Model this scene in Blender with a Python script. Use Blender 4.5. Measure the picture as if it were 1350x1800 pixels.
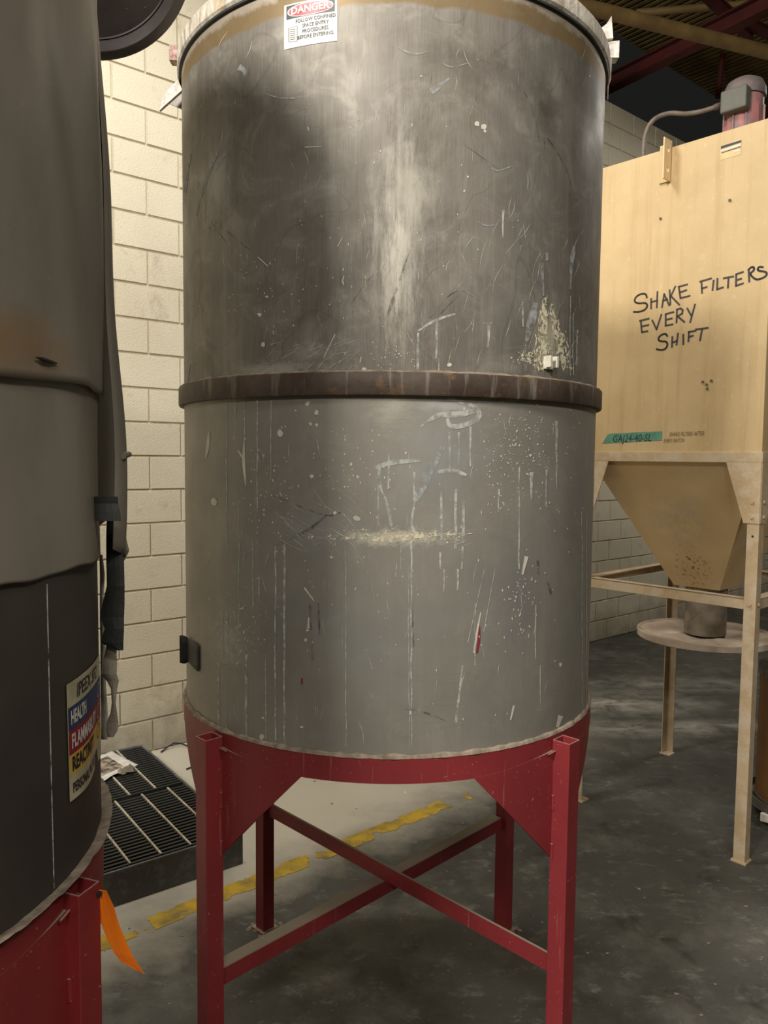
import bpy, bmesh, math, random
from math import sin, cos, pi, radians as R, sqrt, atan2, hypot
from mathutils import Vector, Matrix, noise

for o in list(bpy.data.objects): bpy.data.objects.remove(o)
S = bpy.context.scene
COL = S.collection

# ------------------------------------------------------------------ camera
FPX, CAMH, PITCH, ROLL = 1350.0, 1.83, R(4.0), R(0.55)
fwd = Vector((0, cos(PITCH), -sin(PITCH))); up0 = Vector((0, sin(PITCH), cos(PITCH))); r0 = Vector((1, 0, 0))
rt = r0*cos(ROLL)+up0*sin(ROLL); up = up0*cos(ROLL)-r0*sin(ROLL)
CAM = Vector((0, 0, CAMH))
cd = bpy.data.cameras.new('camera'); cam = bpy.data.objects.new('camera', cd); COL.objects.link(cam)
cd.sensor_fit = 'VERTICAL'; cd.sensor_height = 36.0; cd.lens = 36.0*FPX/1800.0
cd.clip_start = 0.05; cd.clip_end = 100
m = Matrix((rt, up, -fwd)).transposed().to_4x4(); m.translation = CAM
cam.matrix_world = m
S.camera = cam

# ------------------------------------------------------------------ world, lamps, exposure
w = bpy.data.worlds.new('world'); S.world = w; w.use_nodes = True
w.node_tree.nodes['Background'].inputs[0].default_value = (0.9, 0.88, 0.84, 1)
w.node_tree.nodes['Background'].inputs[1].default_value = 0.01
S.view_settings.view_transform = 'Standard'; S.view_settings.look = 'None'
S.view_settings.exposure = 0.3; S.view_settings.gamma = 1; S.view_settings.use_curve_mapping = False

def area(name, loc, target, sx, sy, power, col=(1, .955, .88)):
    l = bpy.data.lights.new(name, 'AREA'); l.shape = 'RECTANGLE'; l.size = sx; l.size_y = sy; l.energy = power; l.color = col
    o = bpy.data.objects.new(name, l); COL.objects.link(o); o.location = loc
    o.rotation_euler = (Vector(target)-Vector(loc)).to_track_quat('-Z', 'Y').to_euler()
    return o
LAMPS = [('ceiling_lamp_by_wall', (-0.75, 3.25, 4.9), (-0.75, 3.35, 0), 1.2, .4, 64),
         ('ceiling_lamp_behind_camera', (-2.35, -1.45, 4.60), (-.2, 1.6, 2.0), .8, .8, 262),
         ('ceiling_lamp_over_aisle', (2.2, -1.2, 5.1), (1.2, 1.2, 0.6), 1.2, .4, 66),
         ('front_fill_light', (-0.1, -2.6, 4.3), (-0.4, 3.0, 1.0), 1.2, .4, 56),  # added frontal fill for the lower tank and the wall
         ('fill_light_behind_collector', (4.4, 6.3, 4.9), (3.6, 6.4, 0), 1.2, .4, 60)]  # added fill that brightens the block wall behind the collector
for n_, l_, t_, a_, b_, p_ in LAMPS: area(n_, l_, t_, a_, b_, p_)

# ------------------------------------------------------------------ pixel -> surface helpers (built from the surveyed camera)
def ray(x, y): return fwd+rt*((x-675)/FPX)-up*((y-900)/FPX)
def at_z(x, y, z):
    d = ray(x, y); return CAM+d*((z-CAMH)/d.z)
def at_y(x, y, Y):
    d = ray(x, y); return CAM+d*(Y/d.y)
def on_plane(x, y, p, n):
    d = ray(x, y); return CAM+d*((Vector(p)-CAM).dot(n)/d.dot(n))
def on_cyl(x, y, c, r):
    d = ray(x, y); a = d.x**2+d.y**2; b = -(d.x*c[0]+d.y*c[1]); k = c[0]**2+c[1]**2-r*r
    q = max(b*b-a*k, 0.0); t = (-b-sqrt(q))/a; p = CAM+d*t
    return atan2(p.x-c[0], -(p.y-c[1])), p.z
def cylp(c, r, phi, z): return Vector((c[0]+r*sin(phi), c[1]-r*cos(phi), z))

# ------------------------------------------------------------------ materials
def rgb(r, g, b):
    f = lambda v: (v/255/12.92 if v/255 <= .04045 else ((v/255+.055)/1.055)**2.4)
    return (f(r), f(g), f(b), 1)
class NT:
    def __init__(s, name):
        s.m = bpy.data.materials.new(name); s.m.use_nodes = True; s.t = s.m.node_tree; s.n = s.t.nodes
        s.b = s.n['Principled BSDF']
    def add(s, typ, **kw):
        nd = s.n.new(typ)
        for k, v in kw.items():
            if k.startswith('i_'):
                nd.inputs[int(k[2:])].default_value = v
            else: setattr(nd, k, v)
        return nd
    def link(s, a, b): s.t.links.new(a, b)
    def coord(s, uv=False):
        nd = s.add('ShaderNodeTexCoord'); return nd.outputs['UV' if uv else 'Object']
    def mapping(s, vec, sc, loc=(0, 0, 0)):
        nd = s.add('ShaderNodeMapping'); s.link(vec, nd.inputs[0]); nd.inputs['Scale'].default_value = sc; nd.inputs['Location'].default_value = loc
        return nd.outputs[0]
    def noise(s, vec, sc, det=4, rough=.6, dist=0):
        nd = s.add('ShaderNodeTexNoise'); s.link(vec, nd.inputs['Vector']); nd.inputs['Scale'].default_value = sc
        nd.inputs['Detail'].default_value = det; nd.inputs['Roughness'].default_value = rough; nd.inputs['Distortion'].default_value = dist
        return nd.outputs['Fac']
    def ramp(s, fac, lo, hi, a=0.0, b=1.0):
        nd = s.add('ShaderNodeMapRange'); nd.clamp = True; s.link(fac, nd.inputs[0])
        for i, v in zip((1, 2, 3, 4), (lo, hi, a, b)): nd.inputs[i].default_value = v
        return nd.outputs[0]
    def mix(s, fac, a, b, blend='MIX'):
        nd = s.add('ShaderNodeMix', data_type='RGBA', blend_type=blend)
        for sock, v in ((0, fac), (6, a), (7, b)):
            if hasattr(v, 'is_linked') or hasattr(v, 'links'): s.link(v, nd.inputs[sock])
            else: nd.inputs[sock].default_value = v
        return nd.outputs[2]
    def math(s, op, a, b=None, clamp=False):
        nd = s.add('ShaderNodeMath', operation=op); nd.use_clamp = clamp
        for i, v in enumerate((a, b)):
            if v is None: continue
            if hasattr(v, 'links'): s.link(v, nd.inputs[i])
            else: nd.inputs[i].default_value = v
        return nd.outputs[0]
    def bump(s, h, strength=.3, dist=.01):
        nd = s.add('ShaderNodeBump'); s.link(h, nd.inputs['Height']); nd.inputs['Strength'].default_value = strength; nd.inputs['Distance'].default_value = dist
        s.link(nd.outputs[0], s.b.inputs['Normal'])
    def out(s, color=None, rough=.6, metal=0.0, rsock=None):
        if color is not None:
            if hasattr(color, 'links'): s.link(color, s.b.inputs['Base Color'])
            else: s.b.inputs['Base Color'].default_value = color
        if rsock is not None: s.link(rsock, s.b.inputs['Roughness'])
        else: s.b.inputs['Roughness'].default_value = rough
        s.b.inputs['Metallic'].default_value = metal
        return s.m

def simple(name, c1, c2, sc=8, rough=.6, metal=0, bump=0, stretch=(1, 1, 1), lo=.35, hi=.65, det=5, bsc=None):
    t = NT(name); v = t.mapping(t.coord(), stretch)
    n = t.noise(v, sc, det); c = t.mix(t.ramp(n, lo, hi), c1, c2)
    if bump: t.bump(t.noise(v, bsc or sc*6, 3), bump, .004)
    return t.out(c, rough, metal)

def dusty_red(name, base, base2):
    t = NT(name); v = t.coord()
    c = t.mix(t.ramp(t.noise(v, 3.5, 5), .35, .7), base, base2)
    sp = t.ramp(t.noise(v, 170, 2, .5), .70, .76)                      # chips
    c = t.mix(t.math('MULTIPLY', sp, .6), c, rgb(205, 165, 155))
    st = t.ramp(t.noise(t.mapping(v, (60, 60, 3)), 1.3, 3), .66, .78)  # pale drips
    c = t.mix(t.math('MULTIPLY', st, .22), c, rgb(200, 160, 150))
    g = t.add('ShaderNodeNewGeometry'); x = t.add('ShaderNodeSeparateXYZ'); t.link(g.outputs['Normal'], x.inputs[0])
    upf = t.ramp(x.outputs[2], .6, .95)                                # dust settled on upward faces
    c = t.mix(t.math('MULTIPLY', upf, t.ramp(t.noise(v, 30, 4), .1, .4, .75, 1)), c, rgb(138, 126, 110))
    t.bump(t.noise(v, 45, 4), .12, .003)
    return t.out(c, .5)

M = {}
M['red'] = dusty_red('red_paint', rgb(134, 44, 47), rgb(118, 36, 40))
M['red_dark'] = dusty_red('worn_red_paint', rgb(138, 42, 44), rgb(114, 34, 36))
M['inside'] = simple('tube_inside', rgb(60, 26, 24), rgb(90, 46, 40), 20, .8)
M['dust'] = simple('settled_dust', rgb(150, 136, 118), rgb(112, 100, 86), 40, .95, bump=.5, bsc=150)
M['ribdust'] = simple('dusty_rib', rgb(206, 196, 176), rgb(150, 140, 122), 30, .9)
M['black_plastic'] = simple('black_plastic', rgb(34, 35, 34), rgb(50, 51, 50), 12, .55, bump=.15)
M['tape'] = simple('black_tape', rgb(36, 37, 34), rgb(50, 51, 46), 14, .62, bump=.3, bsc=60)
M['label_white'] = simple('label_white', rgb(225, 222, 214), rgb(196, 192, 182), 20, .5)
M['label_dirty'] = simple('dirty_label_paper', rgb(196, 186, 156), rgb(168, 158, 128), 20, .5)
M['ink'] = simple('black_ink', rgb(22, 22, 24), rgb(40, 40, 42), 60, .5)
M['marker'] = simple('marker_ink', rgb(52, 48, 52), rgb(66, 60, 58), 60, .5)
M['faint_ink'] = simple('faded_ink', rgb(104, 84, 58), rgb(140, 116, 80), 90, .6)
M['white_ink'] = simple('white_print', rgb(222, 216, 206), rgb(190, 184, 174), 60, .5)
M['sign_red'] = simple('sign_red', rgb(206, 24, 46), rgb(176, 20, 38), 30, .4)
M['sign_black'] = simple('sign_black', rgb(30, 42, 42), rgb(48, 60, 58), 30, .5)
M['lab_blue'] = simple('label_blue', rgb(38, 62, 104), rgb(32, 50, 84), 20, .45)
M['lab_red'] = simple('label_red', rgb(150, 30, 44), rgb(124, 26, 36), 20, .45)
M['lab_yellow'] = simple('label_yellow', rgb(214, 178, 84), rgb(184, 152, 72), 20, .45)
M['orange'] = simple('orange_tag_plastic', rgb(252, 130, 14), rgb(238, 112, 8), 12, .5)
M['tape_green'] = simple('green_masking_tape', rgb(96, 150, 128), rgb(78, 128, 108), 22, .6)
M['galv'] = simple('bright_steel', rgb(236, 230, 220), rgb(170, 160, 148), 40, .6, .03, .2)
M['rusty'] = simple('rusty_block', rgb(196, 170, 160), rgb(128, 92, 80), 70, .8, .1, .3)
M['motor'] = simple('motor_grey_pink_paint', rgb(120, 108, 108), rgb(176, 110, 108), 9, .6, .1, stretch=(2, 2, .5), lo=.45, hi=.62)
M['motor_cap'] = simple('motor_grey', rgb(92, 90, 90), rgb(120, 104, 102), 14, .6, .1)
M['jbox'] = simple('box_grey', rgb(88, 90, 80), rgb(98, 96, 88), 14, .6)
M['conduit'] = simple('conduit_grey', rgb(122, 110, 98), rgb(98, 88, 80), 30, .6, bump=.3)
M['deck'] = simple('roof_deck', rgb(128, 108, 60), rgb(92, 78, 46), 4, .8)
M['beam'] = simple('red_oxide_beam', rgb(88, 26, 20), rgb(60, 20, 18), 4, .8)
M['pipe'] = simple('ochre_pipe', rgb(136, 112, 66), rgb(112, 90, 54), 6, .6)
M['drum'] = simple('brown_fibreboard', rgb(128, 88, 44), rgb(108, 72, 36), 5, .6, bump=.1)
M['steel'] = simple('dull_steel', rgb(120, 116, 108), rgb(90, 86, 80), 20, .5, .5)
M['mortar'] = simple('painted_mortar', rgb(196, 186, 162), rgb(176, 166, 140), 9, .9)
M['far_wall'] = simple('far_wall_paint', rgb(150, 140, 118), rgb(126, 118, 98), 2, .9)

def tank_mat(name, dark, light, masks=(), top=None, rough=(.46, .66), metal=.42, zsplit=None):
    t = NT(name); uv = t.coord(True)
    c = t.mix(t.ramp(t.noise(uv, 2.6, 5, .6, .6), .32, .68), dark, light)
    st = t.noise(t.mapping(uv, (30, 1.1, 1)), 1.0, 5, .65)
    c = t.mix(t.math('MULTIPLY', t.ramp(st, .5, .75), .40), c, (light[0]*1.5, light[1]*1.5, light[2]*1.55, 1))
    st2 = t.noise(t.mapping(uv, (22, .9, 1), (3, 7, 0)), 1.0, 4, .6)
    c = t.mix(t.math('MULTIPLY', t.ramp(st2, .55, .8), .55), c, (dark[0]*.7, dark[1]*.66, dark[2]*.5, 1))
    bl = t.noise(uv, 7, 6, .7, 1.2)
    c = t.mix(t.math('MULTIPLY', t.ramp(bl, .50, .68), .42), c, (light[0]*1.9, light[1]*1.92, light[2]*2.0, 1))
    bl2 = t.noise(uv, 3.1, 6, .72, .5)
    c = t.mix(t.math('MULTIPLY', t.ramp(bl2, .50, .66), .5), c, (dark[0]*.6, dark[1]*.58, dark[2]*.5, 1))
    # stained swirls: thin contour lines of a slow noise
    sw = t.noise(uv, 2.2, 2, .5, 1.5)
    ln = t.math('SUBTRACT', 1.0, t.ramp(t.math('ABSOLUTE', t.math('SUBTRACT', sw, .5)), 0, .006))
    c = t.mix(t.math('MULTIPLY', ln, .35), c, (dark[0]*.5, dark[1]*.5, dark[2]*.45, 1))
    grain = t.noise(t.mapping(uv, (420, 14, 1)), 1.0, 3)
    c = t.mix(t.ramp(grain, .3, .7, 0, .10), c, (.6, .6, .58, 1))
    if zsplit is not None:                                            # lower shell's duller steel, also lightened since the upper lies in shadow
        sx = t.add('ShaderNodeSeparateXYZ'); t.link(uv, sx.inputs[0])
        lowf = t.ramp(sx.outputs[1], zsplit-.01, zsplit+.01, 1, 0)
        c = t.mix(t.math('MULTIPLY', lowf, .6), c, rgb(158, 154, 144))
    for (u0, v0, ru, rv, s, colr, nsc, an) in masks:
        mp = t.mapping(uv, (1/ru, 1/rv, 1), (-u0/ru, -v0/rv, 0))
        ln_ = t.add('ShaderNodeVectorMath', operation='LENGTH')
        sx = t.add('ShaderNodeSeparateXYZ'); t.link(mp, sx.inputs[0]); cx = t.add('ShaderNodeCombineXYZ')
        t.link(sx.outputs[0], cx.inputs[0]); t.link(sx.outputs[1], cx.inputs[1]); t.link(cx.outputs[0], ln_.inputs[0])
        fall = t.ramp(ln_.outputs['Value'], .1, 1.0, 1, 0)
        nz = t.noise(t.mapping(uv, an, (u0*9, v0*5, 0)), nsc, 6, .75)
        f = t.math('MULTIPLY', t.ramp(t.math('ADD', nz, t.math('MULTIPLY', fall, .35)), .62, .86), t.math('MULTIPLY', fall, s), True)
        c = t.mix(f, c, colr)
    if top is not None:                                               # brown gasket stain under the lid
        z0, z1, colr = top
        sx = t.add('ShaderNodeSeparateXYZ'); t.link(uv, sx.inputs[0])
        e = t.math('ADD', sx.outputs[1], t.ramp(t.noise(uv, 9, 4), 0, 1, -.016, .016))
        c = t.mix(t.math('MULTIPLY', t.ramp(e, z0-.004, z0+.004), .72), c, colr)
        e2 = t.math('ADD', sx.outputs[1], t.ramp(t.noise(uv, 30, 4), 0, 1, -.02, .02))
        c = t.mix(t.math('MULTIPLY', t.ramp(e2, z1-.006, z1+.006), .6), c, rgb(176, 168, 156))
    rs = t.ramp(t.noise(uv, 5, 5), .3, .7, *rough)
    t.bump(t.noise(t.mapping(uv, (2.2, 1.6, 1)), 1.0, 3), .25, .02)
    return t.out(c, 0, metal, rs)

def cream_mat():
    t = NT('cream_paint'); v = t.coord()
    c = t.mix(t.ramp(t.noise(v, 3, 5), .35, .65), rgb(204, 178, 133), rgb(191, 164, 119))
    st = t.noise(t.mapping(v, (26, 26, 1.2)), 1.0, 5, .6)
    c = t.mix(t.math('MULTIPLY', t.ramp(st, .52, .76), .45), c, rgb(166, 132, 84))
    c = t.mix(t.math('MULTIPLY', t.ramp(t.noise(v, 36, 4), .6, .74), .35), c, rgb(222, 200, 158))
    t.bump(t.noise(t.mapping(v, (60, 60, 9)), 1.0, 4), .22, .004)
    return t.out(c, .55)
M['cream'] = cream_mat()
def dusty_cream(name, a, b, d):
    t = NT(name); v = t.coord()
    c = t.mix(t.ramp(t.noise(v, 4, 5), .3, .65), a, b)
    c = t.mix(t.math('MULTIPLY', t.ramp(t.noise(v, 14, 6, .7), .45, .62), .6), c, d)
    t.bump(t.noise(v, 90, 4), .4, .003)
    return t.out(c, .85)
M['cream_dusty'] = dusty_cream('dust_caked_cream', rgb(196, 174, 142), rgb(176, 152, 116), rgb(200, 186, 166))
M['hopper'] = dusty_cream('hopper_paint', rgb(176, 140, 84), rgb(156, 124, 74), rgb(170, 152, 122))
M['tray_dust'] = dusty_cream('powder', rgb(200, 182, 162), rgb(176, 158, 140), rgb(214, 200, 182))

def wall_mat():
    t = NT('painted_block'); v = t.coord(); g = t.add('ShaderNodeNewGeometry')
    pos = g.outputs['Position']
    c = t.mix(t.ramp(t.noise(pos, 1.2, 5), .3, .7), rgb(205, 197, 176), rgb(192, 182, 158))
    c = t.mix(t.math('MULTIPLY', t.ramp(t.noise(pos, 3.5, 7, .75), .56, .72), .5), c, rgb(134, 120, 96))
    c = t.mix(t.math('MULTIPLY', t.ramp(t.noise(pos, 60, 3), .66, .74), .45), c, rgb(120, 108, 88))
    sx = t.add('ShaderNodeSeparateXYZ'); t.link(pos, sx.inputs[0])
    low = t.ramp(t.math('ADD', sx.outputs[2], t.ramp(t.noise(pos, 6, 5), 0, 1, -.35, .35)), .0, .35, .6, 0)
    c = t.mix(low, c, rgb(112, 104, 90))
    t.bump(t.noise(pos, 110, 3, .55), .45, .006)
    return t.out(c, .7)
M['block'] = wall_mat()

def floor_mat():
    t = NT('concrete_floor'); v = t.coord()
    c = t.mix(t.ramp(t.noise(v, 1.1, 6), .35, .68), rgb(52, 51, 46), rgb(76, 75, 68))
    c = t.mix(t.math('MULTIPLY', t.ramp(t.noise(v, 2.6, 7, .75), .50, .72), .5), c, rgb(118, 115, 104))
    c = t.mix(t.math('MULTIPLY', t.ramp(t.noise(t.mapping(v, (1, 1.5, 1)), 7, 7, .78), .55, .72), .42), c, rgb(160, 156, 144))
    c = t.mix(t.math('MULTIPLY', t.ramp(t.noise(v, 5, 4, .6, .3), .60, .72), .7), c, rgb(34, 28, 20))
    c = t.mix(t.math('MULTIPLY', t.ramp(t.noise(v, 80, 2), .70, .76), .6), c, rgb(190, 184, 168))
    # lamplit floor and bare concrete past the yellow line, painted lighter together
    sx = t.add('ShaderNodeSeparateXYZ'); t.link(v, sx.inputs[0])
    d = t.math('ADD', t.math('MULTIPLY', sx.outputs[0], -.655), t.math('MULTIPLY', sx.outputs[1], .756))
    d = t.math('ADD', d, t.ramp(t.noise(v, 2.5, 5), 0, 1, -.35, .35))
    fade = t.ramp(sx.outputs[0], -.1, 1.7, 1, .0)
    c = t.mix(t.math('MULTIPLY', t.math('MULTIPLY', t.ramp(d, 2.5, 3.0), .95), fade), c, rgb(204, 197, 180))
    # powder streaks behind the tank, with the lit floor patches painted in pale
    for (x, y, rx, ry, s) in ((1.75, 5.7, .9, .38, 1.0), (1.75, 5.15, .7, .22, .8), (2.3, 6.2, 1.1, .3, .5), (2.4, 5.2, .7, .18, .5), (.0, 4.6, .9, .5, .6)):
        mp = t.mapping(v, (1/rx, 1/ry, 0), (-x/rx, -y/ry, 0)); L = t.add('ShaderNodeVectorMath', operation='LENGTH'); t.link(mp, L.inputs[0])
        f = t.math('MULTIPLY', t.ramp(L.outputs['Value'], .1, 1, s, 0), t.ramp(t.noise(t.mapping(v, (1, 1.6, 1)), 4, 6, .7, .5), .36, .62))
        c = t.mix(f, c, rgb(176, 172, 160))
    rr = t.ramp(t.noise(v, 3, 5), .3, .7, .42, .8)
    t.bump(t.noise(v, 22, 6, .6), .25, .01)
    return t.out(c, 0, 0, rr)
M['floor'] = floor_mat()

def film_mat():
    t = NT('grey_plastic_film'); v = t.coord()
    c = t.mix(t.ramp(t.noise(t.mapping(v, (1, 1, .5)), 5, 5), .35, .68), rgb(114, 107, 96), rgb(134, 126, 113))
    c = t.mix(t.math('MULTIPLY', t.ramp(t.noise(v, 120, 2), .7, .76), .5), c, rgb(160, 150, 135))
    hp = cylp((-1.125, 1.29), .6, R(70), 1.99)
    mpp = t.mapping(v, (1/.16, 1/.2, 1/.055), (-hp.x/.16, -hp.y/.2, -hp.z/.055)); L = t.add('ShaderNodeVectorMath', operation='LENGTH'); t.link(mpp, L.inputs[0])
    f = t.math('MULTIPLY', t.ramp(L.outputs['Value'], .3, 1.1, 1, 0), t.ramp(t.noise(v, 9, 5), .3, .55))
    c = t.mix(t.math('MULTIPLY', f, .85), c, rgb(132, 98, 54))
    t.bump(t.noise(v, 30, 4), .12, .004)
    return t.out(c, .42)
M['film'] = film_mat()
M['film_tan'] = simple('amber_stained_film', rgb(120, 88, 50), rgb(96, 76, 50), 9, .5)
M['tatter'] = simple('dusty_film', rgb(150, 140, 124), rgb(112, 102, 90), 14, .6, bump=.3)
M['hood'] = simple('dark_speckled_metal', rgb(44, 38, 36), rgb(56, 50, 46), 9, .5, .3, .15)
def paint_marks(name, col, lo=.38, hi=.52, sc=60):
    t = NT(name); v = t.coord(); t.out(col, .75)
    a = t.ramp(t.noise(v, sc, 3), lo, hi)
    t.link(a, t.b.inputs['Alpha']); return t.m
M['drip'] = paint_marks('dried_drip', rgb(172, 172, 164), .30, .60, 50)
M['smear'] = paint_marks('dried_smear', rgb(156, 158, 156), .32, .66, 60)
M['splat'] = simple('white_splat', rgb(206, 200, 184), rgb(180, 174, 160), 30, .8)
M['crust'] = paint_marks('cream_crust', rgb(205, 196, 168), .40, .56, 90)
M['scratch'] = paint_marks('fine_scratch', rgb(186, 182, 168), .3, .6, 30)
M['darkmark'] = paint_marks('dark_scuff', rgb(58, 54, 47), .42, .9, 45)
M['redmark'] = simple('red_paint_mark', rgb(140, 30, 44), rgb(110, 30, 40), 30, .7)
M['yellow'] = simple('yellow_floor_paint', rgb(196, 162, 50), rgb(132, 116, 62), 9, .85, lo=.42, hi=.68)
def band_mat():
    t = NT('rust_brown_band'); v = t.coord()
    c = t.mix(t.ramp(t.noise(v, 8, 5), .35, .7), rgb(64, 50, 40), rgb(92, 80, 70))
    c = t.mix(t.math('MULTIPLY', t.ramp(t.noise(t.mapping(v, (30, 30, 3)), 1.2, 5), .56, .7), .6), c, rgb(150, 142, 130))
    c = t.mix(t.math('MULTIPLY', t.ramp(t.noise(v, 24, 4), .58, .70), .6), c, rgb(128, 92, 40))
    t.bump(t.noise(v, 40, 4), .3, .004)
    return t.out(c, .6, .25)
M['band'] = band_mat()
def lid_mat():
    t = NT('crusted_lid_paint'); v = t.coord()
    c = t.mix(t.ramp(t.noise(t.mapping(v, (3, 3, 1)), 9, 6, .7, 1), .4, .62), rgb(206, 200, 186), rgb(150, 138, 120))
    c = t.mix(t.math('MULTIPLY', t.ramp(t.noise(v, 7, 4), .58, .7), .5), c, rgb(176, 140, 88))
    t.bump(t.noise(v, 60, 5), .6, .004)
    return t.out(c, .75)
M['lid'] = lid_mat()

# ------------------------------------------------------------------ object helpers
class MB:
    def __init__(s): s.v = []; s.f = []; s.uv = None
    def add(s, vs, fs):
        k = len(s.v); s.v += [Vector(p) for p in vs]; s.f += [tuple(i+k for i in f) for f in fs]
    def prism(s, poly, d):
        """closed polygon (3-D points) pushed along d"""
        n = len(poly); d = Vector(d); a = [Vector(p) for p in poly]
        s.add(a+[p+d for p in a], [tuple(range(n))[::-1], tuple(range(n, 2*n))]+[(i, (i+1) % n, (i+1) % n+n, i+n) for i in range(n)])
    def box(s, c, h, ux=(1, 0, 0), uy=(0, 1, 0), uz=(0, 0, 1)):
        c = Vector(c); a, b, e = Vector(ux)*h[0], Vector(uy)*h[1], Vector(uz)*h[2]
        s.prism([c-a-b-e, c+a-b-e, c+a+b-e, c-a+b-e], e*2)
    def tube(s, pts, r, seg=12, cap=True):
        pts = [Vector(p) for p in pts]; rings = []; prev = None
        for i, p in enumerate(pts):
            d = (pts[min(i+1, len(pts)-1)]-pts[max(i-1, 0)]).normalized()
            if prev is None: u = d.orthogonal().normalized()
            else: u = (prev-d*prev.dot(d)).normalized()
            prev = u; v = d.cross(u); rr = r[i] if isinstance(r, (list, tuple)) else r
            rings.append([p+(u*cos(2*pi*k/seg)+v*sin(2*pi*k/seg))*rr for k in range(seg)])
        k0 = len(s.v); s.v += [q for g in rings for q in g]
        for i in range(len(rings)-1):
            for k in range(seg):
                a = k0+i*seg+k; b = k0+i*seg+(k+1) % seg
                s.f.append((a, b, b+seg, a+seg))
        if cap:
            s.f.append(tuple(k0+k for k in range(seg))[::-1]); e = k0+(len(rings)-1)*seg; s.f.append(tuple(e+k for k in range(seg)))
    def lathe(s, c, prof, seg=96, a0=0, a1=2*pi, closed=True):
        full = abs(a1-a0-2*pi) < 1e-6; n = seg if full else seg+1; k0 = len(s.v)
        for i in range(n):
            a = a0+(a1-a0)*i/seg
            s.v += [cylp(c, r, a, z) for r, z in prof]
        m_ = len(prof)
        for i in range(seg):
            for j in range(m_ if closed else m_-1):
                a = k0+i*m_+j; b = k0+i*m_+(j+1) % m_; c_ = k0+((i+1) % n)*m_+(j+1) % m_; d = k0+((i+1) % n)*m_+j
                s.f.append((a, d, c_, b))
        if closed and not full:
            s.f.append(tuple(k0+j for j in range(m_))); e = k0+(n-1)*m_; s.f.append(tuple(e+j for j in range(m_))[::-1])
    def build(s, name, mt, parent=None, smooth=False, kind=None, label=None, solid=0, offset=0, weld=False):
        me = bpy.data.meshes.new(name); me.from_pydata([tuple(p) for p in s.v], [], s.f)
        if isinstance(mt, str): mt = M[mt]
        me.materials.append(mt)
        bm = bmesh.new(); bm.from_mesh(me)
        if weld: bmesh.ops.remove_doubles(bm, verts=bm.verts, dist=1e-5)
        bmesh.ops.recalc_face_normals(bm, faces=bm.faces); bm.to_mesh(me); bm.free()
        if smooth:
            for p in me.polygons: p.use_smooth = True
            try: me.set_sharp_from_angle(angle=R(40))
            except Exception: pass
        o = bpy.data.objects.new(name, me); COL.objects.link(o)
        if parent is not None:
            o.parent = parent
            if parent.type == 'EMPTY': o.matrix_parent_inverse = Matrix.Translation(-parent.location)
        if kind: o['kind'] = kind
        if label: o['label'] = label
        if solid:
            md = o.modifiers.new('thickness', 'SOLIDIFY'); md.thickness = solid; md.offset = offset
        return o
def bevel(o, w_=.002, seg=2):
    md = o.modifiers.new('bevel', 'BEVEL'); md.width = w_; md.segments = seg; md.limit_method = 'ANGLE'; md.angle_limit = R(40); return o
def thing(name, label, cat, loc, group=None):
    o = bpy.data.objects.new(name, None); COL.objects.link(o); o.location = loc; o.empty_display_size = .1
    return tag(o, label, cat, group)
def tag(o, label, cat, group=None):
    o['label'] = label; o['category'] = cat
    if group: o['group'] = group
    return o
def struct(o): o['kind'] = 'structure'; return o

def text_mesh(txt, size, fn, name, mt, parent, bold=0.0, align='CENTER', shear=0, sx=1.0, sub=0.02):
    """built-in lettering turned into a mesh, every vertex laid on a surface by fn(x, y)"""
    cu = bpy.data.curves.new('lettering', 'FONT'); cu.body = txt; cu.size = size; cu.align_x = align; cu.align_y = 'CENTER'
    cu.offset = bold; cu.shear = shear; cu.resolution_u = 2
    ob = bpy.data.objects.new('lettering', cu); COL.objects.link(ob)
    dg = bpy.context.evaluated_depsgraph_get(); me = bpy.data.meshes.new_from_object(ob.evaluated_get(dg))
    bpy.data.objects.remove(ob)
    bm = bmesh.new(); bm.from_mesh(me); bmesh.ops.triangulate(bm, faces=bm.faces)
    for v in bm.verts: v.co = fn(v.co.x*sx, v.co.y)
    bm.to_mesh(me); bm.free(); me.materials.clear(); me.materials.append(M[mt])
    o = bpy.data.objects.new(name, me); COL.objects.link(o); o.parent = parent
    if parent and parent.type == 'EMPTY': o.matrix_parent_inverse = Matrix.Translation(-parent.location)
    return o
def sheet(fn, x0, x1, y0, y1, nx=10, ny=2):
    b = MB(); b.add([fn(x0+(x1-x0)*i/nx, y0+(y1-y0)*j/ny) for j in range(ny+1) for i in range(nx+1)],
                    [(j*(nx+1)+i, j*(nx+1)+i+1, (j+1)*(nx+1)+i+1, (j+1)*(nx+1)+i) for j in range(ny) for i in range(nx)])
    return b

# ------------------------------------------------------------------ room shell
WD = Vector((sin(R(49.8)), cos(R(49.8)), 0)); WN = Vector((WD.y, -WD.x, 0))       # along the block wall; WN points into the room
W0 = Vector((-1.42, 4.66, 0))
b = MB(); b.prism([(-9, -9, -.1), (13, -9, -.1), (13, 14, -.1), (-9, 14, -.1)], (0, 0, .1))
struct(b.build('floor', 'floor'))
WALLTOP = 26*.2032
b = MB(); b.box(W0+WD*2.5-WN*.11+Vector((0, 0, WALLTOP/2)), (7.5, .1, WALLTOP/2), WD, WN)
wall = struct(b.build('wall_left', 'mortar'))
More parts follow.
